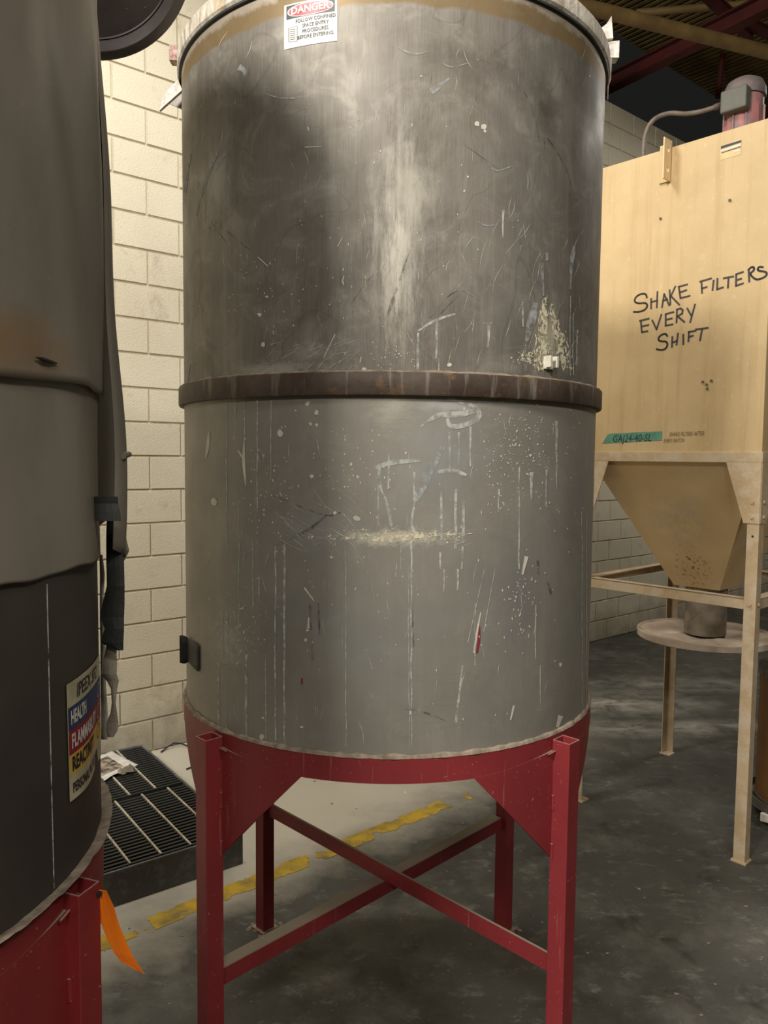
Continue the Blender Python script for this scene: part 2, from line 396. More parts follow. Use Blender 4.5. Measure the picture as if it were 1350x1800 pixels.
# blocks
BL, BH = .4064, .2032
def block_mb(l, bh=BH-.009):
    mb = MB(); h = (l-.008)/2; e = .004
    fr = [(-h, 0), (h, 0)]
    y0, y1 = 0.0, .012
    mb.add([(-h, y0, 0), (h, y0, 0), (h, y0, bh), (-h, y0, bh), (-h+e, y1, e), (h-e, y1, e), (h-e, y1, bh-e), (-h+e, y1, bh-e)],
           [(4, 5, 6, 7), (0, 1, 5, 4), (1, 2, 6, 5), (2, 3, 7, 6), (3, 0, 4, 7), (0, 3, 2, 1)])
    return mb
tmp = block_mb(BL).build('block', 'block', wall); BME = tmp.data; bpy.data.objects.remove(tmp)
ang = atan2(-WD.y, -WD.x)
rest = MB(); random.seed(4)
Z0 = -.012
for k in range(26):
    off = 0 if k % 2 == 0 else BL/2
    for j in range(-12, 24):
        s0 = off+j*BL; sc_ = s0+BL/2
        if not (-5 < sc_ < 10): continue
        base = W0+WD*sc_-WN*.0105+Vector((0, 0, k*BH+.0045))+WN*random.uniform(-.001, .0012)
        if (-.95 < sc_ < .55) or (4.5 < sc_ < 6.55):
            o = bpy.data.objects.new('block', BME); COL.objects.link(o); o.parent = wall
            o.location = base; o.rotation_euler = (0, 0, ang)
        else:
            mt = Matrix.Translation(base) @ Matrix.Rotation(ang, 4, 'Z')
            t_ = block_mb(BL); rest.add([mt @ p for p in t_.v], t_.f)
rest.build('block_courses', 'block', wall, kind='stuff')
# other walls close the room off behind the camera and far to the right
FD = Vector((WD.y, -WD.x, 0))
b = MB(); b.box(W0+WD*10.1+WN*6+Vector((0, 0, 3.1)), (.1, 6.2, 3.1), WD, WN); struct(b.build('wall_far', 'far_wall'))
b = MB(); b.box(W0+WD*2.5+WN*11.5+Vector((0, 0, 3.1)), (7.6, .1, 3.1), WD, WN); struct(b.build('wall_right', 'far_wall'))
b = MB(); b.box(W0-WD*5.1+WN*6+Vector((0, 0, 3.1)), (.1, 6.2, 3.1), WD, WN); struct(b.build('wall_back', 'far_wall'))
# roof: corrugated deck with ribs running away from the wall
A = Vector((-sin(R(43)), cos(R(43)), 0)); B = Vector((cos(R(43)), sin(R(43)), 0))
b = MB(); cc = W0+WD*2.5+WN*5.7+Vector((0, 0, 6.3)); b.box(cc, (7.8, 6.0, .03), WD, WN)
ceil = struct(b.build('ceiling', 'deck'))
b = MB()
for i in range(124):
    s_ = -1.0+i*.081
    b.box(W0+WD*s_+WN*4.7+Vector((0, 0, 6.24)), (.020, 5.0, .03), WD, WN)
b.build('deck_rib', 'deck', ceil, kind='stuff')

def ibeam(p0, p1, h=.22, fw=.12, t=.014):
    p0 = Vector(p0); p1 = Vector(p1); d = (p1-p0); L = d.length/2; d.normalize(); c = (p0+p1)/2; n = Vector((0, 0, 1)).cross(d).normalized()
    mb = MB(); uz = d.cross(n)*-1 if d.cross(n).z < 0 else d.cross(n)
    mb.box(c+uz*h/2, (L, fw/2, t/2), d, n, uz); mb.box(c-uz*h/2, (L, fw/2, t/2), d, n, uz); mb.box(c, (L, t/2, h/2), d, n, uz)
    return mb
def hang(name, p0, p1, label, cat, **kw):
    o = ibeam(p0, p1, **kw).build(name, 'beam'); return tag(o, label, cat)
p = at_z(1350, 6, 5.6); q = at_z(1128, 118, 5.6); d = (q-p).normalized()
hang('roof_beam', p-d*3.0, q+d*.9, 'dark red steel roof beam crossing above the cream dust collector, nearest the motor', 'beam', h=.13, fw=.12)
p2 = at_z(1330, -60, 5.75)
# light diagonal braces and a hanger under the roof
def rod(name, pts, r, mt, label, cat, par=None, seg=8):
    mb = MB(); mb.tube(pts, r, seg); o = mb.build(name, mt, par, smooth=True)
    return tag(o, label, cat) if par is None else o
P0 = at_z(1015, 8, 5.35); P1 = at_z(1350, 92, 5.35); dd = (P1-P0)
rod('ceiling_pipe', [P0-dd*1.0, P0, P1, P1+dd*.8], .055, 'pipe', 'thick ochre pipe running under the dark roof behind the tank lid', 'pipe', seg=20)
P0 = at_z(1130, 22, 6.0); P1 = at_z(1255, 12, 6.0); dd = P1-P0
rod('ceiling_pipe', [P0-dd*.1, P1+dd*1.5], .035, 'pipe', 'thinner ochre pipe high under the roof above the thick one', 'pipe', seg=12)
P0 = at_z(1232, -20, 5.9); P1 = at_z(1312, 55, 5.9)
hang('roof_brace', P0, P1+(P1-P0)*.15, 'short dark brace crossing over the red roof beam at top right', 'beam', h=.1, fw=.06)
rod('hanger_rod', [at_y(1262, 172, 8.6), at_y(1273, 70, 8.6)], .03, 'beam', 'thin upright rusty hanger in the dark roof left of the motor', 'rod')
P0 = at_z(1285, 25, 5.95); P1 = at_z(1350, 58, 5.95)
hang('roof_brace', P0, P1+(P1-P0), 'dark brace behind the roof beam, at the right edge of the picture', 'beam', h=.08, fw=.06)

# ------------------------------------------------------------------ yellow floor line
L0 = Vector((-1.067, 2.745, 0)); LD = Vector((.756, .655, 0)).normalized(); LN = Vector((-LD.y, LD.x, 0))
b = MB(); NX, NY = 560, 12; Lw = .098
for i in range(NX):
    s_ = -1.6+i*(4.05/NX); t_ = 4.05/NX
    for j in range(NY):
        v_ = -Lw/2+j*Lw/NY
        edge = abs((j+.5)/NY-.5)*2
        q = L0+LD*s_+LN*v_
        n_ = noise.fractal(Vector((q.x*9, q.y*9, 3)), 1.0, 2.0, 4)
        n2 = noise.noise(Vector((s_*2.3+5, .3, 1)))
        th_ = -.42+edge**3*.5
        if s_ > 1.75: th_ += (s_-1.75)*1.5
        if .05 < s_ < .22: th_ += .6
        if s_ > 1.2: th_ += .12
        if n_ < th_ - n2*.10: continue
        z = .0015
        b.add([q+Vector((0, 0, z)), q+LD*t_+Vector((0, 0, z)), q+LD*t_+LN*(Lw/NY)+Vector((0, 0, z)), q+LN*(Lw/NY)+Vector((0, 0, z))], [(0, 1, 2, 3)])
o = b.build('floor_line', 'yellow', weld=True); tag(o, 'worn yellow painted line across the floor under the tank stand', 'floor line')

# ------------------------------------------------------------------ main tank
C1 = (.015, 2.41); R1 = .62; ZB, ZT = 1.085, 2.905
def T1(phi, z, off=0): return cylp(C1, R1+off, phi, z)
def px1(x, y): return on_cyl(x, y, C1, R1)
tank = thing('storage_tank', 'large dull grey steel tank with brown mid band and DANGER sign, in centre', 'tank', (C1[0], C1[1], ZB))
def um(x, y, rx, ry, s, colr, nsc=1.0, an=(14, 14, 1)):
    ph, z = px1(x, y); k = 1/720*1.0
    return (ph*R1, z, rx*k*1.1/max(cos(ph), .35), ry*k*1.2, min(1, s*1.35), colr, nsc, an)
DUST = rgb(196, 192, 180); PALE = rgb(170, 164, 150)
masks = [um(700, 440, 60, 230, .75, rgb(186, 180, 166), 1, (60, 8, 1)), um(720, 330, 80, 120, .5, PALE, 1, (20, 12, 1)),
         um(690, 945, 150, 22, 1.0, rgb(214, 208, 186), 1, (40, 40, 1)), um(560, 930, 130, 60, .6, rgb(150, 150, 146), 1, (16, 10, 1)),
         um(790, 800, 130, 150, .45, rgb(150, 152, 150), 1, (22, 12, 1)), um(400, 1130, 70, 90, .5, rgb(176, 172, 160), 1, (34, 34, 1)),
         um(480, 650, 160, 26, .7, rgb(168, 166, 156), 1, (20, 34, 1)), um(965, 600, 45, 100, .8, rgb(190, 184, 160), 1, (50, 8, 1)),
         um(540, 620, 90, 30, .5, rgb(160, 160, 150), 1, (24, 24, 1)), um(790, 715, 90, 22, .7, rgb(172, 172, 166), 1, (20, 50, 1)),
         um(640, 1120, 260, 160, .35, rgb(140, 142, 138), 1, (7, 7, 1)), um(900, 1060, 130, 160, .3, rgb(128, 128, 132), 1, (9, 7, 1)),
         um(690, 720, 60, 60, .5, rgb(176, 172, 156), 1, (14, 60, 1)), um(860, 120, 160, 60, .4, rgb(74, 66, 58), 1, (8, 8, 1)),
         um(420, 700, 60, 260, .4, rgb(150, 146, 134), 1, (60, 5, 1)), um(960, 190, 60, 70, .5, rgb(70, 64, 58), 1, (8, 10, 1)),
         um(380, 330, 60, 130, .5, rgb(158, 156, 150), 1, (30, 10, 1)), um(560, 320, 60, 90, .3, rgb(140, 140, 134), 1, (26, 26, 1))]
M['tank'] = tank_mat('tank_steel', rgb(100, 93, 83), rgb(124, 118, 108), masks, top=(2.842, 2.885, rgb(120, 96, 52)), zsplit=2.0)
b = MB(); SEG = 256; NZ = 24
zz = [ZB+(ZT-ZB)*i/NZ for i in range(NZ+1)]
b.lathe(C1, [(R1, z) for z in zz]+[(R1-.004, ZT), (R1-.004, ZB+.01), (.02, ZB+.01), (.02, ZB)], SEG)
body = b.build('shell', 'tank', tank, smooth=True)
uvl = body.data.uv_layers.new(name='UVMap')
def cyl_uv(ob, c, r):
    me = ob.data; ul = me.uv_layers.active
    for p in me.polygons:
        ph = [atan2(me.vertices[me.loops[i].vertex_index].co.x-c[0], -(me.vertices[me.loops[i].vertex_index].co.y-c[1])) for i in p.loop_indices]
        if max(ph)-min(ph) > pi: ph = [a+2*pi if a < 0 else a for a in ph]
        for i, a in zip(p.loop_indices, ph): ul.data[i].uv = (a*r, me.vertices[me.loops[i].vertex_index].co.z)
cyl_uv(body, C1, R1)
# thin vertical welded seams
b = MB(); b.lathe(C1, [(R1, 1.975), (R1+.014, 1.975), (R1+.016, 1.979), (R1+.016, 2.024), (R1+.014, 2.028), (R1, 2.028)], 192)
bnd = b.build('middle_band', 'band', tank, smooth=True, label='rust-brown steel hoop')
b = MB(); NS = 300
for i in range(NS):
    a0 = 2*pi*i/NS; r_ = .012+.006*noise.noise(Vector((a0*14, 0, 0))); hz = .006+.005*noise.noise(Vector((a0*22, 3, 0)))
    b.v += [T1(a0, 2.027, 0), T1(a0, 2.027, r_), T1(a0, 2.029+hz*.4, r_*.8), T1(a0, 2.028+hz, .001)]
for i in range(NS):
    for j in range(3):
        a = i*4+j; c_ = ((i+1) % NS)*4+j; b.f.append((a, c_, c_+1, a+1))
b.build('dust_ledge', 'dust', bnd, smooth=True)
# lid with its skirt, gap and clamps
b = MB(); b.lathe(C1, [(R1-.006, 2.903), (R1+.008, 2.903), (R1+.008, 2.908), (R1-.006, 2.908)], 192)
b.build('lid_gap_shade', 'black_plastic', tank, smooth=True, label='black strip for the shaded gap under the lid')  # solid black ring in place of the shadow line under the lid
b = MB(); b.lathe(C1, [(.0, 3.03), (.25, 3.02), (.5, 2.99), (.60, 2.965), (.624, 2.962), (.632, 2.952), (.632, 2.915), (.626, 2.908), (.612, 2.908), (.6, 2.95), (0, 2.99)], 192, closed=False)
lid = b.build('lid', 'lid', tank, smooth=True, weld=True, label='crusted off-white round lid')
def clamp(side):
    e = [Vector(p_) for p_ in ()]
    if side < 0:
        blk = [(297, 79), (321, 79), (321, 106), (297, 105)]; Y = 2.30; tri = [(313, 140), (300, 152), (286, 170), (280, 194), (300, 176), (320, 158)]
        hb = MB(); hb.prism([at_y(*p_, Y) for p_ in blk], (0, .035, 0)); o = hb.build('clamp', 'rusty', lid, label='rust-flecked toggle clamp at the left')
        hb = MB(); hb.prism([at_y(*p_, Y-.02) for p_ in tri], (0, .012, 0)); hb.build('clamp_handle', 'galv', tank)
        hb = MB(); hb.prism([at_y(*p_, Y) for p_ in [(311, 105), (320, 105), (320, 155), (313, 155)]], (0, .01, 0)); hb.build('clamp_strap', 'steel', tank)
        hb = MB(); hb.prism([at_y(*p_, Y+.03) for p_ in [(293, 180), (320, 160), (320, 192)]], (0, .004, 0)); hb.build('handle_shade_plate', 'steel', tank)  # steel triangle drawn for the shadow and underside of the handle
    else:
        Y = 2.30
        hb = MB(); hb.prism([at_y(*p_, Y) for p_ in [(1064, 74), (1089, 71), (1088, 101), (1066, 101)]], (0, .035, 0)); hb.build('clamp', 'galv', lid, label='bright toggle clamp at the right')
        hb = MB(); hb.prism([at_y(*p_, Y) for p_ in [(1053, 52), (1066, 42), (1075, 28), (1078, 67), (1060, 69)]], (0, .012, 0)); hb.build('clamp_handle', 'galv', tank)
        hb = MB(); hb.prism([at_y(*p_, Y) for p_ in [(1068, 102), (1076, 102), (1074, 140), (1070, 150), (1069, 175), (1068, 175)]], (0, .01, 0)); hb.build('clamp_strap', 'steel', tank)
clamp(-1); clamp(1)
# small rusted bracket low on the right of the upper shell
ph, z = px1(963, 640)
b = MB()
for dx in (-.012, .012):
    c = cylp(C1, R1+.010, ph+dx/R1, z+.004); n_ = Vector((sin(ph), -cos(ph), 0)); t_ = Vector((cos(ph), sin(ph), 0)); b.box(c, (.004, .012, .014), t_, n_)
b.box(cylp(C1, R1+.005, ph, z), (.016, .004, .013), t_, n_)
bevel(b.build('lug', 'splat', tank, label='small crusted lug'), .001)
# black tape curling off the left side
b = MB(); ph0, z0 = px1(352, 1157)
fnT = lambda x, y: (cylp(C1, R1+.002+max(0, x-.2)*0, ph0, z0))
rows = []
for j in range(5):
    zz_ = z0+.034-.068*j/4; row = []
    for i in range(9):
        u = i/8
        pxx = 352-36*u; off = .003+.0*u
        p_ = T1(px1(pxx, 1157)[0], z0, .004) if pxx > 333 else at_y(pxx, 1157, T1(px1(333, 1157)[0], z0, .004).y); row.append(Vector((p_.x, p_.y, zz_+(-.006*u if j else .004*u)+.003*sin(u*9+j))))
    rows.append(row)
b.add([p_ for r_ in rows for p_ in r_], [(j*9+i, j*9+i+1, j*9+i+10, j*9+i+9) for j in range(4) for i in range(8)])
b.build('tape', 'tape', tank, smooth=True, solid=.002, label='black tape patch curling off the tank')

def smooth_line(P, it=2):
    for _ in range(it):
        if len(P) < 3: return P
        Q = [P[0]]
        for a, c in zip(P[:-1], P[1:]): Q += [(a[0]*.75+c[0]*.25, a[1]*.75+c[1]*.25), (a[0]*.25+c[0]*.75, a[1]*.25+c[1]*.75)]
        P = Q+[P[-1]]
    return P
# --- marks on the shell (dried drips, specks and scratches) as thin skins on the steel
def ribbon(mb, pts, wds, off=.0009, fn=px1, surf=T1, step=6):
    """pts: pixel polyline; wds: width in pixels at each point"""
    tri = [(p_[0], p_[1], wds[i]) for i, p_ in enumerate(pts)]
    if len(tri) > 2:
        for _ in range(2):
            Q = [tri[0]]
            for a, c in zip(tri[:-1], tri[1:]): Q += [tuple(a[i]*.75+c[i]*.25 for i in range(3)), tuple(a[i]*.25+c[i]*.75 for i in range(3))]
            tri = Q+[tri[-1]]
    pts = [p_[:2] for p_ in tri]; wds = [p_[2] for p_ in tri]
    P = []
    for i in range(len(pts)-1):
        L_ = hypot(pts[i+1][0]-pts[i][0], pts[i+1][1]-pts[i][1]); n_ = max(1, int(L_/step))
        for k in range(n_):
            u = k/n_; P.append((pts[i][0]*(1-u)+pts[i+1][0]*u, pts[i][1]*(1-u)+pts[i+1][1]*u, wds[i]*(1-u)+wds[i+1]*u))
    P.append((pts[-1][0], pts[-1][1], wds[-1]))
    vs = []
    for i, (x, y, wd) in enumerate(P):
        a = P[max(i-1, 0)]; c = P[min(i+1, len(P)-1)]; dx, dy = c[0]-a[0], c[1]-a[1]; l = hypot(dx, dy) or 1
        nx, ny = -dy/l*wd/2, dx/l*wd/2
        for s_ in (1, -1):
            f_, z_ = fn(x+nx*s_, y+ny*s_); vs.append(surf(f_, z_, off))
    mb.add(vs, [(2*i, 2*i+1, 2*i+3, 2*i+2) for i in range(len(P)-1)])
def speck(mb, x, y, r_, el=1.0, an=0, off=.0009, n=7):
    vs = []
    for k in range(n):
        a = 2*pi*k/n; rr = r_*random.uniform(.6, 1.25); dx, dy = cos(a)*rr, sin(a)*rr*el
        dx, dy = dx*cos(an)-dy*sin(an), dx*sin(an)+dy*cos(an)
        f_, z_ = px1(x+dx, y+dy); vs.append(T1(f_, z_, off))
    mb.add(vs, [tuple(range(n))])
random.seed(11)
dr = MB()
def drip(x, y0, y1, w0=3, w1=2.4, wob=2, mb=None):
    n = max(2, int((y1-y0)/22)); pts = [(x+random.uniform(-wob, wob)*.5, y0+(y1-y0)*i/n) for i in range(n+1)]
    ribbon(mb or dr, pts, [w0+(w1-w0)*i/n*random.uniform(.7, 1.3) for i in range(n+1)])
for x, y0, y1, a, c in [(500, 955, 1310, 4, 3.5), (484, 960, 1310, 3, 3), (608, 960, 1312, 1.6, 1.6), (723, 940, 1315, 3.5, 2), (719, 1000, 1315, 1.2, 1.2),
                        (452, 700, 900, 3, 2), (476, 700, 850, 2, 1.2), (399, 705, 960, 2, 1.4), (384, 1165, 1285, 3.5, 4.5), (398, 1215, 1288, 2.6, 3), (433, 1150, 1300, 4, 5), (467, 1150, 1300, 2, 2),
                        (430, 700, 780, 2, 2), (414, 700, 780, 2, 1), (790, 760, 830, 4, 3), (806, 760, 815, 4, 3), (826, 750, 820, 4, 3), (776, 865, 950, 4, 5), (801, 860, 965, 5, 5), (814, 880, 955, 5, 5),
                        (728, 830, 890, 4, 4), (812, 960, 1000, 4, 3), (774, 970, 1000, 4, 3), (912, 820, 1000, 3, 3), (934, 830, 880, 8, 2), (960, 825, 890, 3, 3), (978, 740, 860, 5, 2), (735, 585, 650, 4, 5), (767, 560, 630, 5, 3),
                        (771, 630, 655, 3, 3), (858, 570, 610, 4, 2), (884, 370, 418, 4, 1.5), (918, 530, 575, 3, 2), (1002, 520, 660, 1.6, 1.6), (1014, 580, 650, 3, 2), (1007, 550, 660, 1.5, 1.5), (1022, 900, 1240, 1.3, 1.3), (1030, 900, 1250, 1.3, 1.3),
                        (835, 1060, 1170, 1.4, 1.4), (941, 1060, 1160, 2.5, 2), (950, 1170, 1250, 2, 2), (696, 990, 1015, 2, 3), (876, 860, 900, 4, 2), (455, 1010, 1060, 2, 2), (445, 940, 1075, 1.4, 1.4), (420, 880, 1130, 1.2, 1.2), (392, 1070, 1150, 2, 2), (400, 1075, 1150, 2, 3), (705, 950, 1000, 1.4, 1.4), (780, 1000, 1040, 3, 2), (805, 1000, 1038, 4, 3), (665, 820, 925, 3, 4), (683, 800, 860, 3, 3)]:
    drip(x, y0, y1, a, c)
ribbon(dr, [(855, 985), (822, 1130)], [1.3, 1.3]); ribbon(dr, [(870, 1000), (850, 1110)], [1.3, 1.3]); ribbon(dr, [(813, 1170), (801, 1270)], [3, 5])
ribbon(dr, [(660, 822), (690, 812), (740, 810)], [6, 10, 4]); ribbon(dr, [(667, 815), (668, 860), (680, 880), (688, 925)], [5, 4, 5, 6]); ribbon(dr, [(740, 750), (770, 728), (800, 730), (838, 722)], [3, 9, 12, 8])
ribbon(dr, [(785, 700), (830, 712), (846, 726), (830, 745), (790, 752), (786, 735)], [5, 7, 7, 9, 9, 5]); ribbon(dr, [(770, 830), (795, 826), (820, 835)], [6, 9, 5])
ribbon(dr, [(730, 880), (722, 920), (728, 935)], [4, 4, 6]); ribbon(dr, [(385, 1167), (400, 1170), (412, 1170), (421, 1163)], [3, 4, 5, 2]); ribbon(dr, [(735, 582), (765, 562), (800, 552)], [3, 6, 3])
ribbon(dr, [(849, 568), (860, 570), (864, 567)], [3, 4, 3]); ribbon(dr, [(860, 570), (859, 600)], [4, 3])
dr.build('paint_drips', 'drip', tank, kind='stuff', label='pale grey dried drips')
sp = MB()
ribbon(sp, [(778, 786), (770, 805), (762, 828)], [9, 8, 4]); ribbon(sp, [(760, 815), (745, 850), (730, 880)], [14, 18, 10]); ribbon(sp, [(941, 532), (935, 560), (925, 600)], [8, 18, 6]); ribbon(sp, [(961, 444), (961, 458)], [5, 5])
ribbon(sp, [(1008, 432), (1006, 450), (1003, 470), (1002, 508)], [5, 9, 5, 3]); ribbon(sp, [(953, 462), (953, 480), (955, 520)], [5, 5, 3]); ribbon(sp, [(855, 668), (848, 700)], [9, 9]); ribbon(sp, [(846, 725), (838, 742)], [9, 6])
ribbon(sp, [(330, 700), (332, 640), (345, 640)], [3, 2, 2]); ribbon(sp, [(372, 700), (370, 660)], [4, 3])
ribbon(sp, [(384, 265), (360, 320), (345, 380)], [3, 7, 2]); ribbon(sp, [(395, 270), (380, 300)], [5, 3]); ribbon(sp, [(335, 270), (325, 340)], [4, 5]); ribbon(sp, [(420, 118), (432, 125), (428, 135)], [12, 8, 3])
ribbon(sp, [(790, 138), (775, 150), (757, 162)], [3, 8, 12]); ribbon(sp, [(700, 84), (728, 98), (762, 88)], [2, 4, 1]); ribbon(sp, [(778, 112), (794, 120), (822, 111)], [2, 3, 1.5]); ribbon(sp, [(466, 165), (500, 175), (545, 170)], [2, 3, 2])
ribbon(sp, [(840, 390), (855, 398), (872, 395)], [2, 2.5, 1.5]); ribbon(sp, [(863, 296), (873, 302), (898, 293)], [2, 3, 1.5]); ribbon(sp, [(430, 925), (418, 975), (440, 972), (455, 950)], [2, 5, 3, 2])
sp.build('paint_smears', 'smear', tank, kind='stuff', label='blue-grey smeared paint')
wh = MB()
for x, y, r_ in [(839, 218, 4.5), (851, 223, 5), (852, 231, 3), (541, 709, 4), (556, 725, 4), (546, 745, 4), (557, 747, 3), (493, 762, 5), (377, 882, 5), (462, 606, 4), (457, 553, 4.5), (469, 522, 3), (583, 980, 4), (589, 902, 4),
                 (627, 911, 6), (530, 1278, 3), (461, 1296, 5), (463, 1262, 3), (548, 838, 4), (520, 722, 2), (617, 816, 2.5), (932, 800, 3), (822, 311, 2), (816, 336, 2), (740, 134, 2), (1036, 134, 2), (640, 650, 5), (790, 641, 4), (541, 1108, 3), (537, 1125, 3), (984, 1168, 3), (975, 1162, 2)]:
    speck(wh, x, y, r_, random.uniform(.7, 1.4))
ribbon(wh, [(368, 758), (366, 785), (362, 805)], [2, 7, 2]); ribbon(wh, [(430, 770), (428, 810), (432, 850)], [2, 6, 2]); ribbon(wh, [(419, 792), (428, 806)], [3, 4]); ribbon(wh, [(543, 1085), (542, 1105)], [2, 5])
ribbon(wh, [(845, 1076), (838, 1110), (833, 1148)], [1.5, 4, 3]); ribbon(wh, [(925, 978), (918, 1010)], [7, 3]); ribbon(wh, [(903, 1240), (897, 1266)], [4, 2.5]); ribbon(wh, [(985, 1258), (979, 1278)], [9, 5])
ribbon(wh, [(589, 588), (569, 629)], [1.6, 1.2]); ribbon(wh, [(602, 418), (593, 434)], [1.4, 1.4]); ribbon(wh, [(605, 485), (601, 497)], [1.4, 1.4]); ribbon(wh, [(635, 627), (633, 637)], [1.5, 1.5])
ribbon(wh, [(535, 1033), (552, 1056)], [3, 1.5]); ribbon(wh, [(536, 259), (566, 258)], [2, 1]); ribbon(wh, [(541, 223), (543, 230)], [3, 2]); ribbon(wh, [(454, 452), (471, 468)], [1.5, 1.5])
def field(n, x0, x1, y0, y1, r0_, r1_, el=1.0, mb=wh):
    for _ in range(n):
        x = random.gauss((x0+x1)/2, (x1-x0)/4); y = random.gauss((y0+y1)/2, (y1-y0)/4)
        if 330 < x < 1040: speck(mb, x, y, random.uniform(r0_, r1_), random.uniform(el*.7, el*1.8), 0, n=5)
field(260, 820, 1010, 700, 900, .5, 1.5); field(70, 560, 700, 740, 900, .6, 1.8); field(60, 400, 560, 380, 620, .5, 1.4); field(90, 420, 520, 770, 950, .5, 1.6); field(60, 880, 960, 1000, 1130, .6, 1.6, 1.6)
field(60, 330, 1040, 150, 640, .5, 1.2, 1.8); field(120, 340, 1030, 720, 1300, .5, 1.2, 1.8); field(60, 830, 960, 660, 700, .6, 1.5); field(50, 640, 740, 600, 660, .6, 1.4); field(60, 380, 470, 1040, 1150, .6, 1.5)
wh.build('paint_specks', 'splat', tank, kind='stuff', label='white spatter and chips')
sc = MB()
for (n, x0, x1, y0, y1, L0_, L1_, a0, a1) in [(70, 340, 1040, 60, 640, 10, 40, 60, 120), (70, 340, 1030, 720, 1300, 8, 45, 75, 105), (40, 480, 620, 600, 655, 15, 50, 15, 60), (60, 640, 750, 340, 600, 6, 28, 70, 125),
                                              (50, 380, 460, 1030, 1160, 4, 16, 20, 160), (40, 540, 840, 930, 960, 8, 40, 0, 30), (30, 800, 1020, 400, 640, 20, 60, 50, 80), (20, 480, 620, 880, 960, 40, 90, 130, 160)]:
    for _ in range(n):
        x = random.uniform(x0, x1); y = random.uniform(y0, y1); L_ = random.uniform(L0_, L1_); a = R(random.uniform(a0, a1)); bow = random.uniform(-.12, .12)*L_
        dx, dy = cos(a)*L_/2, -sin(a)*L_/2
        pts = [(x-dx, y-dy), (x-dy*bow/L_*2, y+dx*bow/L_*2), (x+dx, y+dy)]
        if all(332 < p_[0] < 1035 for p_ in pts): ribbon(sc, pts, [.3, random.uniform(.7, 1.3), .3], step=12)
sc.build('scratches', 'scratch', tank, kind='stuff', label='fine pale scratches')
cr = MB()
for _ in range(560):                                                   # crust sprayed down over the lug in two fans
    u = random.random()**.8
    if random.random() < .5: x = 957-8*u+random.gauss(0, 2+6*u); y = 525+u*125
    else: x = 968+30*u+random.gauss(0, 1.5+7*u); y = 535+u*115
    speck(cr, x, y, random.uniform(.5, 1.7), random.uniform(2, 5), random.uniform(-.25, .1), n=5)
for _ in range(120): speck(cr, random.gauss(925, 8), random.gauss(628, 7), random.uniform(.6, 2), 1, 0, n=5)
ribbon(cr, [(957, 540), (958, 560), (956, 640)], [5, 10, 6]); ribbon(cr, [(970, 535), (980, 590), (990, 640)], [3, 6, 10])
for _ in range(260): speck(cr, random.gauss(690, 55), random.gauss(943, 5), random.uniform(.8, 2.8), .8, 0, n=5)
ribbon(cr, [(600, 945), (690, 950), (740, 940), (830, 938)], [3, 10, 8, 1.5])
cr.build('cream_crusts', 'crust', tank, kind='stuff', label='crusted cream residue')
dk = MB()
for pts, wd in [([(720, 440), (700, 500), (684, 545), (681, 567)], [3, 6, 8, 6]), ([(680, 568), (700, 572)], [3, 1]), ([(920, 160), (940, 200), (948, 252)], [2, 3, 1.5]), ([(956, 235), (975, 260), (998, 300), (1006, 344), (985, 345)], [3, 3, 2.5, 2.5, 1]),
                ([(956, 235), (957, 262)], [3, 1]), ([(480, 680+190), (575, 910), (600, 900)], [2, 3, 2]), ([(600, 560), (640, 500), (668, 470)], [1, 2, 1]), ([(770, 555), (805, 520)], [3, 2]), ([(755, 560), (800, 505), (830, 520), (870, 550)], [3, 3, 2, 2]),
                ([(945, 985), (946, 1010)], [6, 3]), ([(962, 1020), (970, 1050)], [6, 4]), ([(575, 905), (540, 935), (480, 960)], [4, 8, 2]), ([(724, 1060), (727, 1140)], [5, 4]), ([(545, 1060), (550, 1160)], [6, 4]), ([(560, 1060), (562, 1120)], [4, 2]), ([(700, 1245), (745, 1250), (790, 1270)], [2, 5, 2]),
                ([(365, 380), (400, 430)], [2, 2]), ([(380, 390), (440, 440)], [3, 1]), ([(760, 130), (740, 220)], [2, 1]), ([(810, 250), (880, 300)], [2, 2])]:
    ribbon(dk, smooth_line(pts, 3), [wd[min(int(k_*len(wd)/(8*len(pts))), len(wd)-1)]*.7 for k_ in range(len(smooth_line(pts, 3)))])
dk.build('dark_scuffs', 'darkmark', tank, kind='stuff', label='dark scuff marks')
rd = MB(); ribbon(rd, [(843, 1100), (842, 1125), (838, 1148)], [1, 5, 3]); rd.build('red_mark', 'redmark', tank, label='small red paint mark'); rd = MB(); ribbon(rd, [(531, 1192), (531, 1203)], [3, 3]); rd.build('red_mark', 'redmark', tank, label='tiny red paint spot')

# --- DANGER sign
pa, za = px1(500, 88); pb, zb = px1(593, 72)
SW = (pb-pa)*R1; KY = (px1(499, 11)[1]-za)/.178; SH = .178
tilt = (zb-za)/SW
def sg(x, y, off=.0012):                                              # x from left edge, y from the bottom edge, metres
    return T1(pa+x/R1, za+tilt*x+y*KY, off)
sign = sheet(lambda x, y: sg(x, y), 0, SW, 0, SH, 12, 2).build('danger_sign', 'label_white', tank, label='white DANGER sign with red oval')
sheet(lambda x, y: sg(x, y, .0016), .006, SW-.006, .118, .172, 12, 2).build('sign_panel', 'sign_black', sign)
def oval(rx, ry, cx, cy, off, mt, nm):
    bb = MB(); n = 40; pts = []
    for k in range(n):
        a = 2*pi*k/n; c_, s_ = cos(a), sin(a); x = rx*abs(c_)**.8*(1 if c_ > 0 else -1); y = ry*abs(s_)**.9*(1 if s_ > 0 else -1); pts.append(sg(cx+x, cy+y, off))
    bb.add([sg(cx, cy, off)]+pts, [(0, k+1, (k+1) % n+1) for k in range(n)]); bb.build(nm, mt, sign)
oval(SW*.43, .026, SW*.5, .145, .0020, 'label_white', 'oval_border'); oval(SW*.405, .0225, SW*.5, .145, .0024, 'sign_red', 'red_oval')
